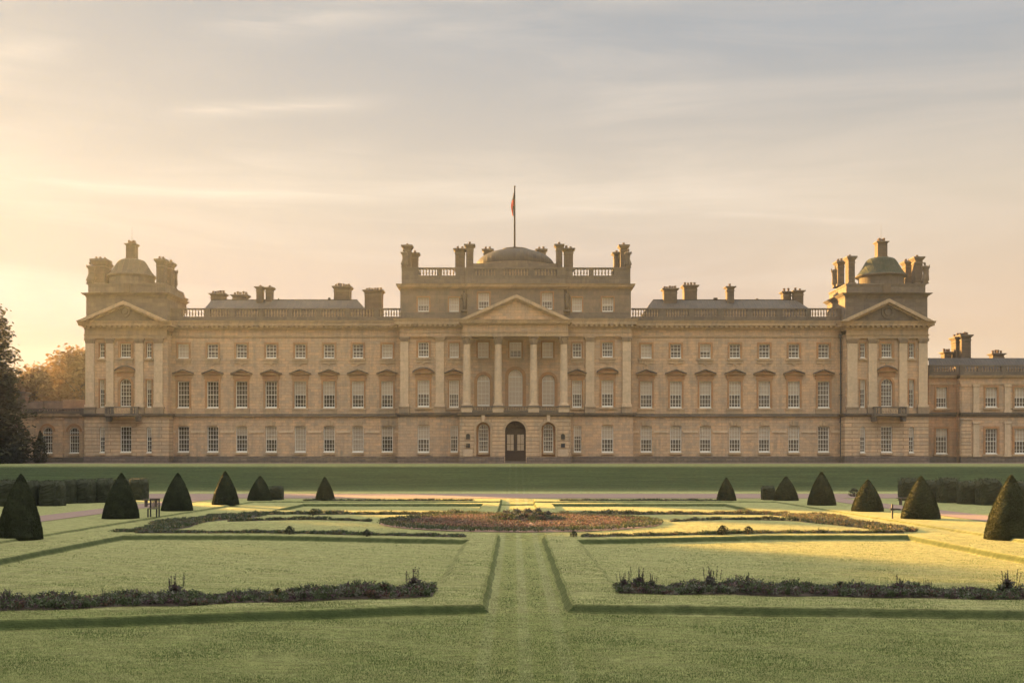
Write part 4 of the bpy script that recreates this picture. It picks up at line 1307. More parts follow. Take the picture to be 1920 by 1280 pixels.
# deep arched recesses with the windows set back inside them
for c in (906, 1028.5):
    xx, r = X(c, Yg), 13 * Yg / FPX
    zs = Z(791.5, Yg) - r
    for sg in (-1, 1):
        pl = [(xx + sg * r * math.cos(t), zs + r * math.sin(t)) for t in [PI / 2 * i / 8 for i in range(9)]] + [(xx + sg * (r + 0.005), zs + r + 0.005)]
        if sg < 0: pl = pl[::-1]
        b.prism(pl, Yg + 0.003, Yg + 0.5, 'rust')
for c in (906.5, 1028):
    facade(palace, Yg + 0.56, Yg + 2.6, c - 15, c + 15, 789, 858, [dict(c=c, w=18.5, t=795, b=848, arch=True, sur=0.0, sill=True, sm='warm', cols=4)], 'warm', label='recessed wall inside an entrance side arch')
# arched shallow surrounds round the two windows and the door head
for (c, w, t) in ((906, 27, 791), (1028.3, 27, 791)):
    xx, r = X(c, Yg), w / 2 * Yg / FPX
    zs = Z(t, Yg) - r
    for i in range(14):
        a0, a1 = PI * i / 14, PI * (i + 1) / 14
        r2 = r + 0.30
        b.prism([(xx + r * math.cos(a0), zs + r * math.sin(a0)), (xx + r2 * math.cos(a0), zs + r2 * math.sin(a0)),
                 (xx + r2 * math.cos(a1), zs + r2 * math.sin(a1)), (xx + r * math.cos(a1), zs + r * math.sin(a1))], Yg - 0.16, Yg + 0.1, 'trim')
    for sg in (-1, 1):
        b.box(xx + sg * r, xx + sg * (r + 0.22), Yg - 0.15, Yg + 0.1, Z(855, Yg), zs, 'trim')
    b.prism([(xx - 0.14, zs + r + 0.05), (xx + 0.14, zs + r + 0.05), (xx + 0.22, zs + r + 0.85), (xx - 0.22, zs + r + 0.85)], Yg - 0.24, Yg + 0.1, 'pale')
dx0, dx1 = X(doorpx[0], Yg), X(doorpx[1], Yg)
rr = (dx1 - dx0) / 2
dcx = (dx0 + dx1) / 2
zs = Z(doorpx[2], Yg) - rr
for sg in (-1, 1):
    pl = [(dcx + sg * rr * math.cos(t), zs + rr * math.sin(t)) for t in [PI / 2 * i / 10 for i in range(11)]] + [(dcx + sg * (rr + 0.005), zs + rr + 0.005)]
    if sg < 0: pl = pl[::-1]
    b.prism(pl, Yg + 0.003, Yg + 0.55, 'rust')
for i in range(16):
    a0, a1 = PI * i / 16, PI * (i + 1) / 16
    r2 = rr + 0.28
    b.prism([(dcx + rr * math.cos(a0), zs + rr * math.sin(a0)), (dcx + r2 * math.cos(a0), zs + r2 * math.sin(a0)),
             (dcx + r2 * math.cos(a1), zs + r2 * math.sin(a1)), (dcx + rr * math.cos(a1), zs + rr * math.sin(a1))], Yg - 0.06, Yg + 0.1, 'trim')
pbuild(b, 'arch_surround', None, base=palace)
band(palace, 'plinth', POx0 - 1, 945.5, 856, GB, Yg, 0.14, 'plinth', back=2)
band(palace, 'plinth', 987.5, POx1 + 1, 856, GB, Yg, 0.14, 'plinth', back=2)
# door
b = MB()
yd = Yg + 0.75
zb_ = Z(863.5, Yg)
b.box(dx0 - 0.05, dx1 + 0.05, yd + 0.12, yd + 0.16, zb_, zs + rr + 0.1, 'oak')
for (a, c) in ((dx0, dx0 + 0.22), (dcx - 0.12, dcx + 0.12), (dx1 - 0.22, dx1)):
    b.box(a, c, yd, yd + 0.12, zb_, zs, 'oak')
b.box(dx0, dx1, yd - 0.02, yd + 0.115, zs - 0.05, zs + 0.22, 'oak')
for i in range(1, 6):
    a = PI * i / 6
    b.tube([(dcx, yd + 0.03, zs + 0.2), (dcx + rr * math.cos(a), yd + 0.03, zs + rr * math.sin(a))], 0.03, 5, 'oak')
for sg in (-1, 1):
    xc = dcx + sg * (rr / 2 - 0.0)
    w2 = rr / 2 - 0.18
    b.box(xc - w2, xc + w2, yd + 0.01, yd + 0.118, zb_ + 0.05, zb_ + 1.25, 'oak')
    b.box(xc - w2, xc + w2, yd + 0.01, yd + 0.118, zs - 0.35, zs - 0.052, 'oak')
    b.box(xc - 0.02, xc + 0.02, yd + 0.02, yd + 0.10, zb_ + 1.252, zs - 0.352, 'oak')
    b.box(xc - w2, xc + w2, yd + 0.022, yd + 0.10, zb_ + 2.05, zb_ + 2.10, 'oak')
dr = pbuild(b, 'door', None, base=palace, label='dark arched double door with glazed panels')
b = MB()
for sg in (-1, 1):
    xc = dcx + sg * rr / 2
    w2 = rr / 2 - 0.185
    b.box(xc - w2, xc + w2, yd + 0.06, yd + 0.065, zb_ + 1.252, zs - 0.352, 'glass')
    b.box(xc - w2 + 0.05, xc + w2 - 0.05, yd + 0.105, yd + 0.117, zb_ + 1.3, zs - 0.4, 'blind')  # pale panel standing in for the sky's reflection in the door glass
pbuild(b, 'door_glass', dr)
b = MB()
for sg in (-1, 1):
    b.lathe(dcx + sg * 0.17, yd - 0.05, [(0.02, zb_ + 1.0), (0.05, zb_ + 1.05), (0.05, zb_ + 1.1), (0.02, zb_ + 1.15)], 8, 'pole')
pbuild(b, 'door_handle', dr)
b = MB()
for i in range(3):
    b.box(X(938, Yg) - 0.1 + 0.3 * i, X(994, Yg) + 0.1 - 0.3 * i, Yg - 1.25 + 0.35 * i, Yg - 0.16, Z(873, Yg) + (0.001 if i == 0 else 0.13 * i), Z(873, Yg) + 0.13 * (i + 1) + 0.02, 'grey')
b.box(dx0 + 0.01, dx1 - 0.01, Yg - 0.155, yd - 0.01, Z(873, Yg), Z(864, Yg) + 0.005, 'grey')
pbuild(b, 'entrance_steps', None, base=palace)
# wall lanterns / dark panels either side
for (c) in (877.5, 1055.5):
    b = MB()
    s_ = Yg / FPX
    xx = X(c, Yg)
    hw = 3.6 * s_
    for (t0, t1, ar) in ((814, 823, True), (831, 838.5, False)):
        b.box(xx - hw - 0.07, xx + hw + 0.07, Yg - 0.05, Yg + 0.05, Z(t1 + 1, Yg), Z(t0 - 0.5, Yg), 'trim')
        b.box(xx - hw, xx + hw, Yg - 0.09, Yg + 0.02, Z(t1, Yg), Z(t0 + (2 if ar else 0), Yg), 'iron')
        if ar:
            b.prism(arc(xx, Z(t0 + 2, Yg), hw, 0, PI, 8, 0.2)[:], Yg - 0.092, Yg + 0.02, 'iron')
    b.box(xx - 0.6, xx + 0.6, Yg - 0.08, Yg + 0.05, Z(855, Yg), Z(842, Yg), 'pale')
    pbuild(b, 'niche_panel', None, base=palace)
# floor of the portico and pedestals
b = MB()
course(b, X(POx0, Yg), X(POx1, Yg), Yg, FC - 0.55, [(Z(781, Yg), Z(778, Yg), 0.05, 0.16), (Z(778, Yg), Z(773, Yg), 0.30, 0.40)], 'grey')
pbuild(b, 'portico_floor', None, base=palace)
colpx = (875.5, 934, 1000.5, 1057)
ped = []
for c in colpx:
    ped.append((c - 10, c + 10))
balustrade(palace, POx0 + 2, POx1 - 2, 761, 763, 770.6, 772.8, FP, ped, gap=0.27, th=0.3, mat='grey')
capm = {}
for c in colpx:
    b = MB()
    Yc = FP + 0.55
    xx = X(c, Yc)
    z0, z1 = Z(760.5, Yc), Z(630.5, Yc)
    H = z1 - z0
    b.box(xx - 0.66, xx + 0.66, Yc - 0.62, Yc + 0.62, Z(773, Yc), z0 - 0.004, 'pale')
    b.box(xx - 0.74, xx + 0.74, Yc - 0.72, Yc + 0.72, z0 - 0.2, z0 - 0.003, 'grey')
    rb = 0.475
    prof = []
    for i in range(13):
        t = i / 12
        prof.append((rb * (1 - 0.16 * t ** 1.8), z0 + 0.32 + (H - 1.30) * t))
    b.lathe(xx, Yc, prof, 24, 'pale')
    cl = pbuild(b, 'column', None, base=palace)
    q = MB()
    q.box(xx - 0.62, xx + 0.62, Yc - 0.62, Yc + 0.62, z0, z0 + 0.10, 'pale')
    q.lathe(xx, Yc, [(0.60, z0 + 0.10), (0.62, z0 + 0.16), (0.56, z0 + 0.20), (0.52, z0 + 0.24), (0.56, z0 + 0.28), (0.50, z0 + 0.33)], 20, 'pale')
    pbuild(q, 'column_base', cl, smooth=False)
    q = MB()
    zt = z1
    rt = rb * 0.84
    zc = z1 - 0.98
    q.lathe(xx, Yc, [(rt, zc), (rt + 0.06, zc + 0.03), (rt, zc + 0.08), (rt + 0.02, zc + 0.5), (rt + 0.16, zc + 0.82)], 16, 'cap')
    for ring, (zz, hh, ro) in enumerate(((zc + 0.08, 0.34, 0.0), (zc + 0.38, 0.34, 0.06))):
        for i in range(8):
            a = 2 * PI * (i + 0.5 * ring) / 8
            px_, py_ = xx + (rt + ro + 0.03) * math.cos(a), Yc + (rt + ro + 0.03) * math.sin(a)
            q.frus(px_ - 0.09, px_ + 0.09, py_ - 0.07, py_ + 0.07, zz, zz + hh, 0.04, 'cap')
    for sx in (-1, 1):
        for sy in (-1, 1):
            q.lathe(xx + sx * 0.5, Yc + sy * 0.5, [(0.06, zc + 0.62), (0.14, zc + 0.70), (0.14, zc + 0.80), (0.06, zc + 0.85)], 8, 'cap')
    q.box(xx - 0.66, xx + 0.66, Yc - 0.66, Yc + 0.66, zc + 0.86, zt - 0.003, 'cap')
    pbuild(q, 'capital', cl)
b = MB()
xa, xb = X(867.5, FP), X(1065.5, FP)
b.box(xa, xb, FP, FC + 0.1, Z(630, FP), Z(623.3, FP), 'trim')
b.box(xa - 0.06, xb + 0.06, FP - 0.08, FC + 0.1, Z(623.2, FP), Z(621.5, FP), 'trim')
b.box(xa + 0.02, xb - 0.02, FP + 0.02, FC + 0.1, Z(621.4, FP), Z(609, FP), 'wall')
pbuild(b, 'entablature', None, base=palace)
cornice(palace, 867.5, 1065.5, 600, 609, FP, FC + 0.1, proj=0.55)
pediment(palace, 860, 1072.5, 600.2, 968, 552.5, FP - 0.15, FA - 0.5, th=6.5, proj=0.45)

# ------------------------------------------------------------------ flag on the central dome
Yf_ = FA + 7.0
fx = X(965, Yf_)
flag = tag(empty('flagpole', (fx, Yf_, Z(470, Yf_))), 'tall thin flagpole with a limp red flag on the central dome', 'flagpole')
b = MB()
hz = Z(352, Yf_) - Z(470, Yf_)
b.lathe(0, 0, [(0.22, -0.1), (0.22, 0.2), (0.15, 0.25), (0.15, 0.55), (0.12, 0.6), (0.11, hz * 0.5), (0.075, hz)], 10, 'pole')
b.build('pole', flag)
b = MB()
b.lathe(0, 0, [(0.03, hz), (0.12, hz + 0.06), (0.15, hz + 0.14), (0.12, hz + 0.22), (0.03, hz + 0.28)], 10, 'iron')
b.build('finial', flag)
b = MB()
zt_, zb2 = Z(362, Yf_) - Z(470, Yf_), Z(406, Yf_) - Z(470, Yf_)
nr, nc = 18, 10
rows_ = []
for j in range(nr + 1):
    t = j / nr
    z = zt_ + (zb2 - zt_) * t
    wdt = 0.08 + 0.30 * math.sin(min(1, t * 1.25) * PI * 0.62) ** 1.4 * (1 - 0.35 * max(0, t - 0.6) / 0.4)
    row = []
    for i in range(nc + 1):
        u = i / nc
        row.append((-0.10 - wdt * u + 0.04 * math.sin(u * 9 + t * 5), 0.16 * math.sin(u * 14 + t * 2.5) * (0.3 + t), z - 0.12 * u * math.sin(t * 5)))
    rows_.append(row)
for j in range(nr):
    for i in range(nc):
        q = [rows_[j][i], rows_[j][i + 1], rows_[j + 1][i + 1], rows_[j + 1][i]]
        b.face(q, 'flagdark' if (j < 5 or (i < 3 and j > 9)) else 'flagred')
b.build('flag', flag, smooth=True)


# ------------------------------------------------------------------ roof statues
def statue(px, pyt, pyb, Yc, label, lean=0.06, arm=1):
    x, z0, z1 = X(px, Yc), Z(pyb, Yc), Z(pyt, Yc)
    h = z1 - z0
    root = tag(empty('statue', (x, Yc, z0)), label, 'statue', 'stone statues on the palace roofline')
    b = MB()
    b.box(-0.24 * h / 2, 0.24 * h / 2, -0.22 * h / 2, 0.22 * h / 2, 0, 0.14 * h, 'sculpt')
    b.box(-0.29 * h / 2, 0.29 * h / 2, -0.26 * h / 2, 0.26 * h / 2, 0, 0.04 * h, 'sculpt')
    b.build('pedestal', root)
    b = MB()
    prof = [(0.115, 0.14), (0.12, 0.20), (0.10, 0.35), (0.085, 0.47), (0.095, 0.55), (0.075, 0.62), (0.09, 0.70), (0.105, 0.77), (0.075, 0.82), (0.03, 0.835),
            (0.03, 0.855), (0.045, 0.88), (0.05, 0.92), (0.045, 0.96), (0.02, 0.985)]
    seg = 12
    n0 = len(b.v)
    b.mi('sculpt')
    for r, t in [(q[0] * (1.45 if q[1] < 0.83 else 1.2), q[1]) for q in prof]:
        ox = lean * h * math.sin((t - 0.14) * 4.2)
        for i in range(seg):
            a = 2 * PI * i / seg
            fold = 1 + (0.14 * math.cos(a * 5 + t * 3) if t < 0.62 else 0)
            wx = 1.25 if 0.6 < t < 0.83 else 1.0
            b.v.append((ox + r * h * fold * wx * math.cos(a), r * h * fold * 0.85 * math.sin(a), t * h))
    for j in range(len(prof) - 1):
        for i in range(seg):
            i2 = (i + 1) % seg
            b.f.append((n0 + j * seg + i, n0 + j * seg + i2, n0 + (j + 1) * seg + i2, n0 + (j + 1) * seg + i))
            b.m.append(0)
    b.f.append(tuple(n0 + (len(prof) - 1) * seg + i for i in range(seg)))
    b.m.append(0)
    sh = lean * h * math.sin(0.62 * 4.2)
    s = arm
    b.tube([(sh + s * 0.10 * h, 0, 0.78 * h), (sh + s * 0.17 * h, -0.03 * h, 0.66 * h), (sh + s * 0.12 * h, -0.10 * h, 0.58 * h)], [0.038 * h, 0.03 * h, 0.02 * h], 7, 'sculpt')
    b.tube([(sh - s * 0.10 * h, 0, 0.78 * h), (sh - s * 0.18 * h, 0.0, 0.72 * h), (sh - s * 0.17 * h, -0.04 * h, 0.86 * h)], [0.038 * h, 0.03 * h, 0.02 * h], 7, 'sculpt')
    b.build('figure', root, smooth=True)


statue(169.5, 490, 533, 142.0, 'draped stone statue at the left front corner of the left tower roof', 0.05, 1)
statue(325, 500, 542, 147.6, 'draped stone statue at the right rear corner of the left tower roof', 0.05, -1)
statue(1567, 498, 540, 148.0, 'draped stone statue at the left rear corner of the right tower roof', -0.04, 1)
statue(1734, 491, 532, 142.0, 'draped stone statue at the right front corner of the right tower roof', 0.05, -1)
statue(757.5, 466, 502, 141.6, 'draped stone statue at the left end of the central parapet', 0.04, 1)
statue(1178, 466, 502, 141.6, 'draped stone statue at the right end of the central parapet', -0.04, -1)

# ------------------------------------------------------------------ low side buildings
lowl = tag(empty('side_range', (X(60, 144), 146, 2.7)), 'low single storey stone range with arched windows left of the palace', 'building')
FL = 144.0
aw2 = [dict(c=c, w=18.5, t=801, b=850, arch=True, sur=0.0, cols=4, sm='wall') for c in (139, 89, 36, -18)]
facade(lowl, FL, FL + 7, -330, 157, 776, GB, aw2, 'wall')
cornice(lowl, -330, 157, 775, 783, FL, FL + 5, dent=False, proj=0.4, ends=False)
balustrade(lowl, -330, 157, 765, 767.5, 772, 775.2, FL, [(-40, -30), (25, 33), (62, 70), (110, 118), (148, 157)], gap=0.30)
band(lowl, 'plinth', -330, 157, 857, GB, FL, 0.15, 'plinth')
band(lowl, 'string_course', -330, 157, 814, 816, FL, 0.06, 'trim', back=0.0005)
for (p0, p1) in ((105, 119), (53, 66), (0, 12)):
    pilaster(lowl, p0, p1, 783, 857, FL, 0.18, 'wall', cap=False)
b = MB()
for c in (139, 89, 36, -18):
    xx, r = X(c, FL), 11.5 * FL / FPX
    zs = Z(797, FL) - r
    for i in range(12):
        a0, a1 = PI * i / 12, PI * (i + 1) / 12
        r2 = r + 0.22
        b.prism([(xx + r * math.cos(a0), zs + r * math.sin(a0)), (xx + r2 * math.cos(a0), zs + r2 * math.sin(a0)),
                 (xx + r2 * math.cos(a1), zs + r2 * math.sin(a1)), (xx + r * math.cos(a1), zs + r * math.sin(a1))], FL - 0.1, FL + 0.05, 'warm')
pbuild(b, 'window_arch', None, base=lowl)
b = MB()
Yr = FL + 7.5
b.box(X(52, Yr), X(80, Yr), Yr, Yr + 6, 2.7, Z(752, Yr), 'grey')
b.box(X(80.5, Yr), X(116, Yr), Yr + 0.4, Yr + 6, 2.7, Z(751, Yr), 'grey')
b.box(X(117, Yr), X(175, Yr), Yr + 0.1, Yr + 6, 2.7, Z(749, Yr), 'attic')
b.box(X(-300, Yr), X(51.5, Yr), Yr + 0.2, Yr + 6, 2.7, Z(758, Yr), 'grey')
pbuild(b, 'rear_wall', None, base=lowl)
chimney(lowl, 33, 47, 734, 739, 760, Yr - 0.2, 1.2, 1)

lowr = tag(empty('side_range', (X(1850, 144), 146, 2.7)), 'low two storey stone range with slate roof right of the palace', 'building')
FR = 144.6
FR2 = 143.4
w1 = [dict(c=1765.5, w=20, t=726, b=765, rows=4, sur=0.22, blind=0.5, hood=None), dict(c=1765.5, w=21.5, t=803, b=851, sur=0.22, blind=0.3)]
w2 = []
for c in (1858.5, 1913, 1968, 2023):
    w2 += [dict(c=c, w=22, t=726, b=764, rows=4, sur=0.22, blind=0.5), dict(c=c, w=22, t=803, b=851, sur=0.28, blind=0.0 if c < 1900 else 0.5)]
facade(lowr, FR, FR + 9, 1741, 1799.5, 703, GB, w1, 'warmwall', label='recessed orange stone section')
facade(lowr, FR2, FR + 9, 1799.8, 2100, 703, GB, w2, 'wall', label='projecting pale stone section')
for (a, c, f) in ((1741, 1799.5, FR), (1799.8, 2100, FR2)):
    cornice(lowr, a, c, 703.5, 709, f, f + 2, dent=False, proj=0.4, ends=False)
    band(lowr, 'plinth', a, c, 856, GB, f, 0.16, 'plinth')
    band(lowr, 'frieze_band', a, c, 718, 720.5, f, 0.1, 'trim')
    b = MB()
    course(b, X(a, f), X(c, f), f, f + 0.5, [(Z(781, f), Z(777, f), 0.12, 0.2), (Z(777, f), Z(773, f), 0.3, 0.34)], 'grey', ends=False)
    pbuild(b, 'string_course', None, base=lowr)
balustrade(lowr, 1742, 1799.5, 684, 686.5, 698, 703.2, FR, [(1742, 1750), (1792, 1799.5)], gap=0.34)
balustrade(lowr, 1799.8, 2100, 684, 686.5, 698, 703.2, FR2, [(1800, 1808), (1834, 1840), (1878, 1886), (1930, 1938), (1984, 1992)], gap=0.34)
for p in (1824, 1882.7, 1937, 1992):
    pilaster(lowr, p, p + 11, 720.6, 773, FR2, 0.2, 'pale', cap=False)
    pilaster(lowr, p, p + 11, 790, 856, FR2, 0.2, 'pale', cap=False)
pilaster(lowr, 1802, 1818, 720.6, 773, FR2, 0.12, 'wall', cap=False)
pilaster(lowr, 1802, 1820, 784, 856, FR2, 0.12, 'rust', cap=False)
b = MB()
ya = FR + 2.2
v = [(X(1741, ya), ya, Z(690, ya)), (X(2100, ya), ya, Z(690, ya)), (X(2100, ya + 2), ya + 2, Z(671, ya + 2)), (X(1741, ya + 2), ya + 2, Z(671, ya + 2)),
     (X(2100, ya + 2), ya + 6, Z(671, ya + 2)), (X(1741, ya + 2), ya + 6, Z(671, ya + 2))]
b.add(v, [(0, 1, 2, 3), (3, 2, 4, 5)], 'slate')
b.box(X(1741, ya), X(2100, ya), ya, ya + 6.5, Z(704, ya), Z(690, ya) - 0.002, 'grey')
pbuild(b, 'roof', None, base=lowr)
for a in [(1771, 1784, 659, 663, 675, 151, 1.2, 3), (1792, 1801.5, 631, 637, 675, 150.6, 1.6, 2), (1803, 1820.5, 627, 633, 675, 149.6, 1.8, 4), (1862, 1882.5, 662, 666, 675, 151, 1.2, 4)]:
    chimney(lowr, *a)


# ------------------------------------------------------------------ vegetation
def leaves_cloud(b, pts, size, mat, flat=0.5, rnd=random):
    for p in pts:
        s = size * rnd.uniform(0.6, 1.3)
        a = rnd.uniform(0, 2 * PI)
        t = rnd.uniform(-1, 1) * flat
        u = Vector((math.cos(a), math.sin(a), t)).normalized() * s
        v_ = Vector((-math.sin(a) * rnd.uniform(0.2, 1), math.cos(a) * rnd.uniform(0.2, 1), rnd.uniform(-1, 1))).normalized() * s * 0.6
        P = Vector(p)
        b.face([P - u * 0.5, P + v_ * 0.5, P + u * 0.5, P - v_ * 0.5], mat)


def deciduous(name, H, R, trunk, n, size, mat, seed, lumps=34, lo=0.25):
    """returns (trunk mesh, crown mesh) with base at origin"""
    rd = random.Random(seed)
    t = MB()
    t.tube([(0, 0, -0.3), (0.05, 0, H * 0.2), (0.1, 0.05, H * 0.45), (0, 0.1, H * 0.75)], [trunk * 1.3, trunk, trunk * 0.7, trunk * 0.25], 9, 'bark')
    c = MB()
    blobs = []
    for i in range(lumps):
        a = rd.uniform(0, 2 * PI)
        k = rd.random() ** 0.5
        zf = rd.uniform(lo + 0.08, 0.95)
        env = math.sin(min(1, max(0.05, (zf - lo) / (1 - lo))) ** 0.75 * PI) ** 0.5
        r = R * env * k * 0.85
        P = Vector((r * math.cos(a), r * math.sin(a), zf * H))
        br = R * rd.uniform(0.20, 0.36)
        blobs.append((P, br))
        q = Vector((0, 0, H * max(0.15, zf - 0.28)))
        t.tube([q, q.lerp(P, 0.5) + Vector((0, 0, 0.2)), P], [trunk * 0.35, trunk * 0.18, 0.03], 5, 'bark')
    for P, br in blobs:
        m_ = int(n / lumps)
        pts = []
        for _ in range(m_):
            d = Vector((rd.gauss(0, 1), rd.gauss(0, 1), rd.gauss(0, 0.8))).normalized()
            pts.append(P + d * br * rd.uniform(0.45, 1.08))
        leaves_cloud(c, pts, size, mat, 0.6, rd)
    return t.data(name + '_trunk'), c.data(name + '_crown')


def plant_tree(name, meshes, x, y, label, cat='tree', group=None, sc=1.0, rot=0.0, z=None):
    root = tag(empty(name, (x, y, ground_h(x, y) if z is None else z)), label, cat, group)
    root.rotation_euler = (0, 0, rot)
    root.scale = (sc, sc, sc)
    inst('trunk', meshes[0], root)
    inst('crown', meshes[1], root)
    return root


# tiered dark conifer at the left edge
def cedar(H, R, seed, tiers=28, size=0.50):
    rd = random.Random(seed)
    t = MB()
    t.tube([(0, 0, -0.3), (0, 0, H * 0.4), (0, 0, H * 0.97)], [0.55, 0.38, 0.05], 9, 'bark')
    c = MB()
    for k in range(tiers):
        f = (k + 0.4) / tiers
        z = H * (0.03 + 0.95 * f)
        rr = R * (1.0 - f) ** 0.42 * (0.90 + 0.2 * math.sin(k * 2.3)) + 0.5
        nb = int(7 + 8 * (1 - f))
        for i in range(nb):
            a = 2 * PI * (i + rd.random()) / nb
            L = rr * rd.uniform(0.72, 1.08)
            tip = Vector((L * math.cos(a), L * math.sin(a), z + L * rd.uniform(-0.10, 0.16)))
            q = Vector((0, 0, z - 0.2))
            t.tube([q, tip], [0.09, 0.02], 4, 'bark')
            pts = []
            for _ in range(int(120 * L / 3)):
                s_ = rd.uniform(0.12, 1.03)
                p = q.lerp(tip, s_)
                sp_ = (0.22 + 0.10 * L * (1 - abs(s_ - 0.6)))
                pts.append(p + Vector((rd.gauss(0, sp_), rd.gauss(0, sp_), rd.gauss(0, 0.30))))
            leaves_cloud(c, pts, size, 'cedar', 0.3, rd)
    return t.data('cedar_trunk'), c.data('cedar_crown')


Yt = 134.0
ced = cedar(21.0, 5.9, 5)
plant_tree('cedar_tree', ced, X(-44, Yt), Yt, 'large dark spreading conifer at the left edge of the photograph', 'tree')
# bush at its foot and the small conical shrub
def bush(H, R, n, size, mat, seed, cone=False):
    rd = random.Random(seed)
    c = MB()
    c.tube([(0, 0, -0.1), (0, 0, H * 0.6)], [0.08, 0.03], 6, 'bark')
    pts = []
    for _ in range(n):
        z = rd.random()
        rr = R * ((1 - z) ** 0.6 * min(1, 0.55 + z * 2) if cone else math.sqrt(max(0, 1 - (z * 1.0) ** 2.2)))
        a = rd.uniform(0, 2 * PI)
        k = rd.random() ** 0.3
        bump = 1 + 0.13 * math.sin(a * 4 + z * 7) + 0.1 * math.sin(a * 9 + z * 3)
        pts.append((rr * k * bump * math.cos(a), rr * k * bump * math.sin(a), z * H * (1 + 0.08 * math.sin(a * 3)) + 0.05))
    leaves_cloud(c, pts, size, mat, 0.9, rd)
    return c.data('foliage')


o = inst('conical_shrub', bush(3.6, 1.05, 2600, 0.22, 'cedar', 11, True), None, (X(75, 137), 137.0, ground_h(0, 137)))
tag(o, 'small dark conical evergreen shrub against the low side range', 'shrub')
o = inst('rounded_bush', bush(2.8, 2.2, 3200, 0.26, 'cedar', 12), None, (X(14, 133), 133.0, ground_h(0, 133)))
tag(o, 'low rounded dark bush at the foot of the left conifer', 'bush')

# back-lit trees beyond the low range
dA = deciduous('oak', 14, 7.0, 0.45, 9000, 0.55, 'oakleaf', 21)
dB = deciduous('beech', 13, 6.2, 0.40, 9000, 0.50, 'oakleaf', 22)
bt = [(8, 205, 1.12, dA, 'hazy golden tree behind the cedar, leftmost of the far trees'),
      (38, 215, 1.16, dB, 'hazy golden tree directly behind the small urn topped chimney'),
      (66, 205, 1.20, dA, 'rounded hazy golden tree second from the left chimney'),
      (92, 222, 1.34, dB, 'hazy golden tree in the dip of the far tree line'),
      (112, 208, 1.20, dA, 'broad hazy golden tree left of the palace tower'),
      (136, 216, 1.38, dB, 'hazy golden tree second from the palace tower'),
      (158, 196, 1.36, dA, 'tallest hazy golden tree touching the left palace tower')]
for i, (px, Y_, s_, me_, lab) in enumerate(bt):
    plant_tree('broadleaf_tree', me_, X(px, Y_), Y_, lab, 'tree', 'hazy trees behind the low left range', s_, i * 1.3, 2.6)

# row of trees beyond the left edge of the frame: they cast the long shade on the lawns
dC = deciduous('lime', 20, 7.5, 0.5, 9000, 1.0, 'darkleaf', 31, 40, 0.08)
for i, (x, y, s_) in enumerate([(-59, 103, 1.0), (-54, 90, 1.0), (-50, 76, 0.95), (-45, 62, 0.9), (-40, 48, 0.9), (-35, 34, 0.85), (-66, 97, 1.15), (-62, 82, 1.1), (-57, 66, 1.1), (-31, 20, 0.85), (-76, 139, 0.84), (-85, 150, 0.95), (-80, 128, 0.72), (-102, 190, 1.2), (-114, 196, 1.25), (-126, 190, 1.25), (-140, 185, 1.2)]):  # last entries: unseen trees added to keep sun off bank and far lawn
    plant_tree('lime_tree', dC, x, y, 'tall dark lime tree of the row left of the parterre', 'tree', 'row of lime trees left of the parterre', s_, i * 0.9)


# topiary cones
def cone_mesh(seed):
    rd = random.Random(seed)
    b = MB()
    b.mi('yew')
    seg, rings = 56, 44
    def prof(t):   # radius for height t 0..1
        return 0.85 * (1 - t ** 1.36) + 0.24 * math.sqrt(max(0, 1 - t)) * t + 0.11 * (1 - t)
    for j in range(rings + 1):
        t = j / rings
        r = prof(t) if t < 1 else 0.0
        if t < 0.03: r *= 0.96
        for i in range(seg):
            a = 2 * PI * i / seg
            rr = r * (1 + rd.uniform(-0.02, 0.02) + 0.022 * math.sin(a * 3 + t * 6 + seed) + 0.012 * math.sin(a * 5 - t * 9 + seed * 2))
            b.v.append((rr * math.cos(a), rr * math.sin(a), t))
    for j in range(rings):
        for i in range(seg):
            i2 = (i + 1) % seg
            b.f.append((j * seg + i, j * seg + i2, (j + 1) * seg + i2, (j + 1) * seg + i))
            b.m.append(0)
    n = 15000
    for _ in range(n):
        t = 1 - math.sqrt(rd.random())
        if rd.random() < 0.04: t = rd.uniform(0.9, 1.0)
        a = rd.uniform(0, 2 * PI)
        r = prof(t) * rd.uniform(0.98, 1.035) + 0.005
        P = Vector((r * math.cos(a), r * math.sin(a), t * 1.0 + rd.uniform(-0.005, 0.012)))
        s_ = rd.uniform(0.012, 0.03)
        u = Vector((math.cos(a) * 0.7 + rd.gauss(0, .5), math.sin(a) * 0.7 + rd.gauss(0, .5), rd.uniform(0.1, 1.0))).normalized() * s_
        w_ = u.cross(Vector((rd.gauss(0, 1), rd.gauss(0, 1), rd.gauss(0, 1)))).normalized() * s_ * 0.5
        b.face([P - w_, P + w_, P + u * 1.3], 'yew')
    return b.data('topiary_cone')


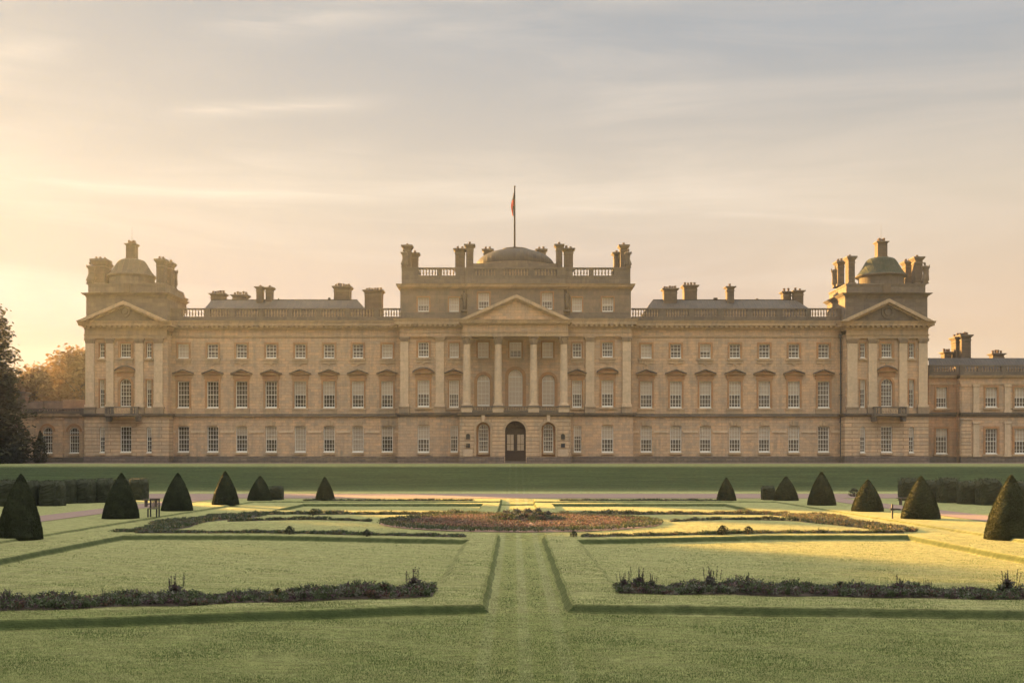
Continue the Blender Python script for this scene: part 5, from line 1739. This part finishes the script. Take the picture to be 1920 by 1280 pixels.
cm = [cone_mesh(41), cone_mesh(42), cone_mesh(43)]
cones = [(37, 1014, 82, 122, 'largest clipped yew cone cut by the left edge, nearest the camera on the left'),
         (226.5, 973, 67, 84, 'clipped yew cone beside the garden table on the left gravel path'),
         (332, 958, 58, 70, 'third nearest clipped yew cone on the left, right of the garden table'),
         (423, 946.5, 50, 62, 'tall slim clipped yew cone on the left, its foot by the cross path'),
         (487, 938.5, 46, 46, 'squat clipped yew cone on the left with a small box bush beside it'),
         (609.5, 938.5, 37, 44, 'smallest clipped yew cone left of the centre, alone before the grass bank'),
         (1362, 938.5, 37, 43, 'smallest clipped yew cone right of the centre, alone before the grass bank'),
         (1473.5, 938.5, 47, 45, 'squat clipped yew cone on the right with a small box bush at its left'),
         (1540.5, 947.5, 53, 62, 'tall slim clipped yew cone on the right, its foot by the cross path'),
         (1626.5, 959, 59, 59, 'broad clipped yew cone left of the thin signpost on the right'),
         (1726, 973.5, 71, 79, 'sunlit edged clipped yew cone right of the thin signpost'),
         (1894, 1014, 92, 120, 'largest clipped yew cone cut by the right edge with a golden sunlit flank')]
for i, (px, py, w, h, lab) in enumerate(cones):
    x, y, z = gp(px, py)
    s_ = y / FPX
    r = w * s_ / 2
    # the visible foot is the front of the skirt
    y2 = y + r * 0.95
    x2 = (px - VX) * y2 / FPX
    s2 = y2 / FPX
    o = inst('topiary_cone', cm[i % 3], None, (x2, y2, z - 0.02), i * 1.7, (w * s2 / 2, w * s2 / 2, h * s2))
    o.rotation_euler = (0.018 * math.sin(i * 2.3), 0.022 * math.sin(i * 1.7 + 1), i * 1.7)
    tag(o, lab, 'topiary', 'clipped yew cones round the parterre')


def hedge_block(w, d, h, seed, mat='hedge'):
    rd = random.Random(seed)
    b = MB()
    b.mi(mat)
    # rounded box as a superellipse stack
    seg, rings = 40, 16
    for j in range(rings + 1):
        t = j / rings
        k = (1 - max(0, (t - 0.72) / 0.28) ** 2 * 0.30) * (0.96 + 0.04 * min(1, t * 4))
        for i in range(seg):
            a = 2 * PI * i / seg
            c, s_ = math.cos(a), math.sin(a)
            e = 0.5
            xx = abs(c) ** e * (1 if c > 0 else -1) * w / 2 * k
            yy = abs(s_) ** e * (1 if s_ > 0 else -1) * d / 2 * k
            b.v.append((xx + rd.uniform(-.02, .02), yy + rd.uniform(-.02, .02), t * h + rd.uniform(-.02, .02)))
    for j in range(rings):
        for i in range(seg):
            i2 = (i + 1) % seg
            b.f.append((j * seg + i, j * seg + i2, (j + 1) * seg + i2, (j + 1) * seg + i))
            b.m.append(0)
    b.f.append(tuple(rings * seg + i for i in range(seg)))
    b.m.append(0)
    pts = []
    for _ in range(int(900 * (w + d) * h / 4)):
        a = rd.uniform(0, 2 * PI)
        c, s_ = math.cos(a), math.sin(a)
        t = rd.random() ** 0.9
        if rd.random() < 0.25:
            pts.append((rd.uniform(-.5, .5) * w * 0.92, rd.uniform(-.5, .5) * d * 0.92, h + rd.uniform(-0.02, 0.05)))
        else:
            pts.append((abs(c) ** .5 * (1 if c > 0 else -1) * w / 2 * 1.01, abs(s_) ** .5 * (1 if s_ > 0 else -1) * d / 2 * 1.01, t * h))
    leaves_cloud(b, pts, 0.07, mat, 1.0, rd)
    return b.data('hedge_block')


hb = [hedge_block(1.0, 1.2, 1.0, 51), hedge_block(1.0, 1.2, 1.0, 52)]
hedges = [(20, 949, 46, 49, 'clipped hedge block behind the nearest left cone, its left half'),
          (57, 948.5, 34, 46, 'clipped hedge block showing just right of the nearest left cone'),
          (98.5, 948.5, 47, 49, 'broad clipped hedge block standing forward in the left row'),
          (132, 944, 22, 42, 'pale low clipped hedge block between two dark ones in the left row'),
          (161, 943, 39, 46, 'dark clipped hedge block in the middle of the left row'),
          (197, 942, 34, 43, 'clipped hedge block just left of the second left cone'),
          (228, 940, 28, 42, 'clipped hedge block hidden behind the second left cone'),
          (260, 937, 36, 40, 'rightmost clipped hedge block of the left row'),
          (1705, 938.5, 40, 41, 'leftmost clipped hedge block of the right row'),
          (1743, 941, 32, 42, 'clipped hedge block showing right of the signpost cone'),
          (1777, 942.5, 42, 44, 'dark clipped hedge block in the middle of the right row'),
          (1814, 945, 36, 45, 'slim clipped hedge block second from the right end of the right row'),
          (1853, 947, 46, 47, 'broad clipped hedge block just left of the nearest right cone'),
          (1908, 949, 40, 48, 'clipped hedge block behind the nearest right cone')]
for i, (px, py, w, h, lab) in enumerate(hedges):
    x, y, z = gp(px, py)
    y2 = y + 0.7
    s2 = y / FPX
    o = inst('hedge_block', hb[i % 2], None, ((px - VX) * y2 / FPX, y2, z - 0.02), 0, (w * s2 * 0.90, 1.2, h * s2 * (1 + 0.05 * math.sin(i * 2.7))))
    tag(o, lab, 'hedge', 'clipped hedge blocks in rows beside the gravel paths')
for (px, lab) in ((519, 'small boxy bush touching the squat left cone'), (1440, 'small boxy bush touching the squat right cone')):
    x, y, z = gp(px, 937)
    o = inst('box_bush', hb[0], None, ((px - VX) * (y + .6) / FPX, y + 0.6, z - 0.02), 0, (24 * y / FPX, 0.9, 26 * y / FPX))
    tag(o, lab, 'bush')
x, y, z = gp(1602, 931)
o = inst('low_bush', bush(0.6, 0.45, 700, 0.10, 'hedge', 77), None, (x, y, z))
tag(o, 'tiny low bush left of the broad right cone by the bank', 'bush')

# ------------------------------------------------------------------ flower beds
BEDM = {'cool': (('bed_green', .52), ('bed_grey', .22), ('bed_purple', .18), ('bed_red', .08)),
        'green': (('bed_green', .62), ('bed_grey', .20), ('bed_tan', .12), ('bed_red', .06)),
        'tan': (('bed_green', .36), ('bed_tan', .34), ('bed_red', .18), ('bed_grey', .12)),
        'pink': (('bed_pink', .46), ('bed_red', .24), ('bed_green', .16), ('bed_grey', .14)),
        'mound': (('bed_green', .45), ('bed_grey', .35), ('bed_red', .20))}


def pick(rd, pal):
    r = rd.random()
    for m_, p in BEDM[pal]:
        r -= p
        if r <= 0: return m_
    return BEDM[pal][0][0]


def plantlet(b, rd, x, y, z, h, w, n, mat, mat2=None, lsize=None):
    """a leafy little plant: blades that rise and arch outward"""
    ls = lsize or h * 0.35
    for i in range(n):
        a = rd.uniform(0, 2 * PI)
        k = rd.random()
        hh = h * rd.uniform(0.3, 1.0)
        P = Vector((x + w * k * math.cos(a), y + w * k * math.sin(a), z + hh * 0.85))
        u = Vector((math.cos(a) * rd.uniform(0.2, 1), math.sin(a) * rd.uniform(0.2, 1), rd.uniform(-0.2, 1.2))).normalized() * ls * rd.uniform(0.6, 1.2)
        v_ = u.cross(Vector((rd.gauss(0, 1), rd.gauss(0, 1), rd.gauss(0, 1)))).normalized() * ls * 0.28
        b.face([P - v_ - u * 0.3, P + v_ - u * 0.3, P + u], mat2 if (mat2 and hh > 0.8 * h) else mat)


def bed_stuff(label, region, n, h, w, leafn, pal, seed, lsize, soil='soil', soil_fn=None, edge=None, hvar=0.85):
    """region(u,v)->(x,y); soil sheet + plants in ONE object"""
    rd = random.Random(seed)
    b = MB()
    nu, nv = 48, 6
    base = len(b.v)
    k = b.mi(soil)
    for j in range(nv + 1):
        for i in range(nu + 1):
            x, y = region(i / nu, j / nv)
            b.v.append((x, y, ground_h(x, y) + (0.035 if 0 < j < nv else -0.01)))
    for j in range(nv):
        for i in range(nu):
            a = base + j * (nu + 1) + i
            b.f.append((a, a + 1, a + nu + 2, a + nu + 1))
            b.m.append(k)
    for _ in range(n):
        u, v_ = rd.random(), rd.random()
        x, y = region(u, v_)
        zz = ground_h(x, y)
        clump = 0.5 + 0.5 * math.sin(x * 1.3 + seed) * math.sin(x * 0.47 + 1.0 + seed * 2) + 0.25 * math.sin(x * 5.1)
        hh = h * (1 - hvar * 0.5 + hvar * clump) * rd.uniform(0.7, 1.2)
        if v_ > 0.6: hh *= 1.15
        plantlet(b, rd, x, y, zz, hh, w * rd.uniform(0.6, 1.3), leafn, pick(rd, pal), None, lsize)
    o = b.build('flower_bed')
    tag(o, label, 'flower bed', None, 'stuff')
    return o


def near_l(u, v):
    x = -14.0 + 12.2 * u
    return x, y_front(x) + 1.35 + 1.25 * v + 0.08 * math.sin(x * 3)


def near_r(u, v):
    x = 2.35 + 12.2 * u
    return x, y_front(x) + 1.9 + 1.15 * v + 0.08 * math.sin(x * 3) - 0.02 * x


bed_stuff('long ragged bed of dark purple and grey plants in the left foreground', near_l, 2300, 0.19, 0.10, 14, 'cool', 3, 0.06)
bed_stuff('long ragged bed of dark purple and grey plants in the right foreground', near_r, 2300, 0.19, 0.10, 14, 'cool', 4, 0.06)


def par_near(x0, x1, o0=1.15, o1=1.65):
    return lambda u, v: (x0 + (x1 - x0) * u, y_far(x0 + (x1 - x0) * u) + o0 + (o1 - o0) * v)


bed_stuff('thin green planted strip left of the centre, before the round bed', par_near(-15.6, -1.9), 1000, 0.10, 0.10, 9, 'green', 5, 0.075)
bed_stuff('thin green planted strip right of the centre, before the round bed', par_near(2.6, 16.0), 1000, 0.10, 0.10, 9, 'green', 6, 0.075)
bed_stuff('broad ragged bed at the left end of the parterre', lambda u, v: (-16.8 + (1.6 + 1.6 * u) * v + 0.4 * math.sin(u * 9), 46.6 + 14.5 * u), 1300, 0.14, 0.16, 9, 'green', 7, 0.10)
bed_stuff('broad ragged bed with tan seed heads at the right end of the parterre', lambda u, v: (16.8 - (1.6 + 1.6 * u) * v + 0.4 * math.sin(u * 9), 46.6 + 14.5 * u), 1300, 0.14, 0.16, 9, 'tan', 8, 0.10)
bed_stuff('thin planted strip behind the round bed on the left', lambda u, v: (-14.5 + 12.6 * u, 61.6 + 0.7 * v), 800, 0.16, 0.12, 8, 'green', 9, 0.09)
bed_stuff('thin planted strip behind the round bed on the right', lambda u, v: (2.5 + 12.6 * u, 61.6 + 0.7 * v), 800, 0.16, 0.12, 8, 'tan', 10, 0.09)
bed_stuff('thin dark planted line along the far gravel path on the left', lambda u, v: (-15.0 + 12.0 * u, 79.6 + 0.6 * v), 450, 0.10, 0.12, 8, 'green', 13, 0.10)
bed_stuff('thin dark planted line along the far gravel path on the right', lambda u, v: (3.2 + 12.0 * u, 79.6 + 0.6 * v), 450, 0.10, 0.12, 8, 'green', 14, 0.10)
# dark clipped edging strips inside the parterre corners
bed_stuff('low dark edging strip inside the left of the parterre', lambda u, v: (-14.0 + 7.0 * u, 54.5 + 1.6 * math.sin(u * PI) + 0.35 * v), 420, 0.13, 0.08, 8, 'green', 15, 0.08)
bed_stuff('low dark edging strip inside the right of the parterre', lambda u, v: (7.6 + 7.0 * u, 54.5 + 1.6 * math.sin(u * PI) + 0.35 * v), 420, 0.13, 0.08, 8, 'green', 16, 0.08)

# round bed
rd = random.Random(99)
b = MB()
cxr, cyr, rx, ry = 0.27, 53.9, 6.75, 7.6
k = b.mi('pinksoil')
nr_, ns_ = 12, 72
for j in range(nr_ + 1):
    for i in range(ns_):
        a = 2 * PI * i / ns_
        q = j / nr_
        x, y = cxr + rx * q * math.cos(a), cyr + ry * q * math.sin(a)
        b.v.append((x, y, ground_h(x, y) + 0.02 + 0.10 * (1 - q ** 2)))
for j in range(nr_):
    for i in range(ns_):
        i2 = (i + 1) % ns_
        b.f.append((j * ns_ + i, j * ns_ + i2, (j + 1) * ns_ + i2, (j + 1) * ns_ + i))
        b.m.append(k)
for _ in range(5200):
    a = rd.uniform(0, 2 * PI)
    q = math.sqrt(rd.random())
    x, y = cxr + rx * q * math.cos(a), cyr + ry * q * math.sin(a)
    zz = ground_h(x, y) + 0.02 + 0.10 * (1 - q ** 2)
    if q > 0.90:
        plantlet(b, rd, x, y, zz, 0.16, 0.10, 9, 'bed_green' if rd.random() < 0.75 else 'bed_grey', None, 0.085)
    elif q > 0.78:
        plantlet(b, rd, x, y, zz, 0.13, 0.10, 8, pick(rd, 'cool'), None, 0.08)
    else:
        plantlet(b, rd, x, y, zz, 0.09, 0.12, 7, pick(rd, 'pink'), None, 0.085)
tag(b.build('flower_bed'), 'large round bed of pink and russet flowers with a dark green rim at the centre', 'flower bed', None, 'stuff')
# planted mound in its middle
rd = random.Random(98)
b = MB()
for _ in range(260):
    a = rd.uniform(0, 2 * PI)
    q = math.sqrt(rd.random())
    x, y = 2.0 * q * math.cos(a), 2.0 * q * math.sin(a)
    zz = 0.05 + 0.28 * (1 - q ** 2)
    plantlet(b, rd, x, y, zz, 0.20 * (1.2 - q * 0.5), 0.16, 16, pick(rd, 'mound'), None, 0.11)
for (x, y, s_) in ((-0.9, 0.3, 0.8), (0.15, 0, 1.0), (0.6, 0.5, 1.0), (-0.4, 0.6, 0.9), (1.1, 0.2, 0.7)):
    for _ in range(140):
        d = Vector((rd.gauss(0, 1), rd.gauss(0, 1), rd.gauss(0, 1))).normalized() * 0.26 * s_
        P = Vector((x, y, 0.20 + 0.22 * s_)) + d * 0.8
        plantlet(b, rd, P.x, P.y, P.z - 0.06, 0.10, 0.04, 2, 'bed_grey', None, 0.11)
o = b.build('shrub_mound', loc=(0.5, 54.2, ground_h(0.5, 54.2)))
tag(o, 'domed clump of grey green shrubs in the middle of the round bed', 'shrubs')


# taller individual plants standing out of the beds
def tall_plant(seed, spikes, pal, h=0.36, r=0.16):
    rd = random.Random(seed)
    b = MB()
    for _ in range(26):
        a = rd.uniform(0, 2 * PI)
        q = rd.random()
        plantlet(b, rd, r * q * math.cos(a), r * q * math.sin(a), 0, h * (1 - 0.45 * q), 0.05, 12, pick(rd, pal), None, 0.06)
    for _ in range(spikes):
        a = rd.uniform(0, 2 * PI)
        q = rd.random() * r
        x, y = q * math.cos(a), q * math.sin(a)
        hh = h * rd.uniform(1.0, 1.6)
        tp = (x * 1.3 + rd.uniform(-.03, .03), y * 1.3, hh)
        b.tube([(x, y, 0), tp], [0.0035, 0.002], 4, 'bed_green')
        for k_ in range(14):
            t = 0.6 + 0.4 * k_ / 13
            plantlet(b, rd, x + (tp[0] - x) * t, y + (tp[1] - y) * t, hh * t - 0.02, 0.015, 0.008, 2, 'bed_purple' if rd.random() < .6 else 'bed_green', None, 0.022)
    return b.data('border_plant')


tp = [tall_plant(61, 0, 'green', 0.30, 0.20), tall_plant(62, 9, 'cool', 0.30, 0.17), tall_plant(63, 3, 'cool', 0.18, 0.07)]
talls = [(8, 1140, 2, 1.3, 'single dark spike plant at the far left of the left bed'), (55, 1138, 2, 1.0, 'thin spiky plant second from the left end of the left bed'),
         (195, 1132, 1, 0.8, 'low tuft left of the dark bush in the left bed'), (258, 1128, 0, 1.0, 'dense dark bush left of the spiky clump in the left bed'),
         (328, 1128, 1, 1.35, 'largest spiky clump in the left bed'), (478, 1122, 2, 1.0, 'thin lone stem in the middle of the left bed'),
         (519, 1121, 0, 1.0, 'dense dark rounded bush right of the lone stem in the left bed'), (546, 1120, 0, 0.8, 'smaller dark bush touching the dense one in the left bed'),
         (665, 1116, 2, 0.9, 'thin spike near the right end of the left bed'), (722, 1117, 0, 1.25, 'broad dark bush near the right end of the left bed'),
         (776, 1117, 1, 1.4, 'spiky grey clump at the right end of the left bed'),
         (1170, 1120, 1, 1.0, 'spiky plant at the left end of the right bed'), (1198, 1120, 1, 1.3, 'broad spiky clump beside the left end of the right bed'),
         (1222, 1120, 1, 0.9, 'smaller spiky plant right of the broad clump in the right bed'),
         (1331, 1124, 1, 1.35, 'tall twin spiked clump left of the middle of the right bed'), (1402, 1126, 2, 1.7, 'tallest single spike in the right bed'),
         (1465, 1127, 2, 0.9, 'short thin stem right of the tallest spike in the right bed'), (1575, 1128, 0, 1.0, 'low wide bush in the middle of the right bed'),
         (1686, 1131, 2, 1.6, 'pair of thin spikes in the right half of the right bed'), (1738, 1132, 1, 0.8, 'low tuft right of the thin spikes in the right bed'),
         (1890, 1137, 1, 1.3, 'spiky clump near the right edge of the right bed')]
for i, (px, py, k, s_, lab) in enumerate(talls):
    x, y, z = gp(px, py + 5)
    y = y_front(x) + (1.9 if x < 0 else 2.45) + 0.2 * math.sin(i * 2.0)
    x = (px - VX) * y / FPX
    o = inst('border_plant', tp[k], None, (x, y, ground_h(x, y)), i * 1.1, (s_, s_, s_))
    tag(o, lab, 'plant', 'taller plants in the foreground beds')
# small ball plants in the parterre strips
sp = bush(0.40, 0.30, 420, 0.09, 'hedge', 88)
for (px, py, s_, lab) in ((543, 1001, 0.7, 'dark round bush in the thin strip left of the round bed'), (688, 1005, 0.6, 'small dark bush near the inner end of the left thin strip'),
                          (1076, 1006, 0.5, 'small dark bush at the inner end of the right thin strip'), (1355, 1002, 0.8, 'small dark bush halfway along the right thin strip'),
                          (1403, 1001, 0.7, 'second small dark bush halfway along the right thin strip'), (587, 966, 0.8, 'small dark bush in the far left strip')):
    x, y, z = gp(px, py)
    o = inst('ball_bush', sp, None, (x, y, z), px * 0.1, (s_, s_, s_))
    tag(o, lab, 'bush', 'small ball bushes in the parterre strips')

# ------------------------------------------------------------------ garden furniture
x, y, z = gp(288, 969)
seat = tag(empty('garden_chair', (x, y, z)), 'dark slatted garden chair beside the second left cone', 'chair')
b = MB()
b.box(-0.24, 0.24, -0.22, 0.22, 0.42, 0.46, 'bench')
b.build('seat', seat)
b = MB()
for i in range(5):
    b.box(-0.22 + i * 0.10, -0.17 + i * 0.10, 0.19, 0.23, 0.46, 0.88, 'bench')
b.box(-0.25, 0.25, 0.18, 0.24, 0.881, 0.95, 'bench')
b.build('backrest', seat)
for sx in (-1, 1):
    for sy in (-1, 1):
        b = MB()
        b.box(sx * 0.22 - 0.03, sx * 0.22 + 0.03, sy * 0.2 - 0.03, sy * 0.2 + 0.03, 0, 0.419 if sy < 0 else 0.9, 'iron')
        b.build('leg', seat)
    b = MB()
    b.box(sx * 0.26 - 0.03, sx * 0.26 + 0.03, -0.22, 0.16, 0.64, 0.68, 'bench')
    b.build('armrest', seat)


def table(px, py, lab, w=1.9):
    x, y, z = gp(px, py)
    t = tag(empty('garden_bench', (x, y, z)), lab, 'bench', 'backless benches by the gravel paths')
    b = MB()
    for i in range(3):
        b.box(-w / 2, w / 2, -0.22 + i * 0.15, -0.09 + i * 0.15, 0.42, 0.47, 'bench')
    b.build('seat', t)
    for sx in (-1, 1):
        b = MB()
        b.box(sx * (w / 2 - 0.2) - 0.04, sx * (w / 2 - 0.2) + 0.04, -0.18, 0.18, 0, 0.419, 'bench')
        b.build('leg', t)
    return t


table(283, 950, 'long low backless bench behind the left garden chair', 1.0)
table(1706, 946, 'long low backless bench left of the signpost cone', 1.6)
x, y, z = gp(1673, 971.5)
sg = tag(empty('signpost', (x, y, z)), 'thin dark wooden fingerpost right of the broad right cone', 'signpost')
b = MB()
b.box(-0.035, 0.035, -0.035, 0.035, -0.1, 0.72, 'iron')
b.build('post', sg)
b = MB()
b.prism([(-0.12, 0.40), (0.35, 0.42), (0.48, 0.455), (0.35, 0.49), (-0.12, 0.52)], -0.06, -0.036, 'iron')
b.build('finger_board', sg)

# ------------------------------------------------------------------ morning haze
m = bpy.data.materials.new('morning_haze')
m.use_nodes = True
T = NT(m.node_tree)
T.n.clear()
o = T.node('ShaderNodeOutputMaterial')
v = T.node('ShaderNodeVolumePrincipled', {'Color': (0.76, 0.86, 1.0, 1), 'Density': 0.00022, 'Anisotropy': 0.58})
T.l.new(v.outputs[0], o.inputs['Volume'])
M['haze'] = m
b = MB()
b.box(-425, 425, -64, 425, -1.0, 41.0, 'haze')
tag(b.build('haze'), 'thin pale morning haze over the garden and palace', 'haze', None, 'stuff')
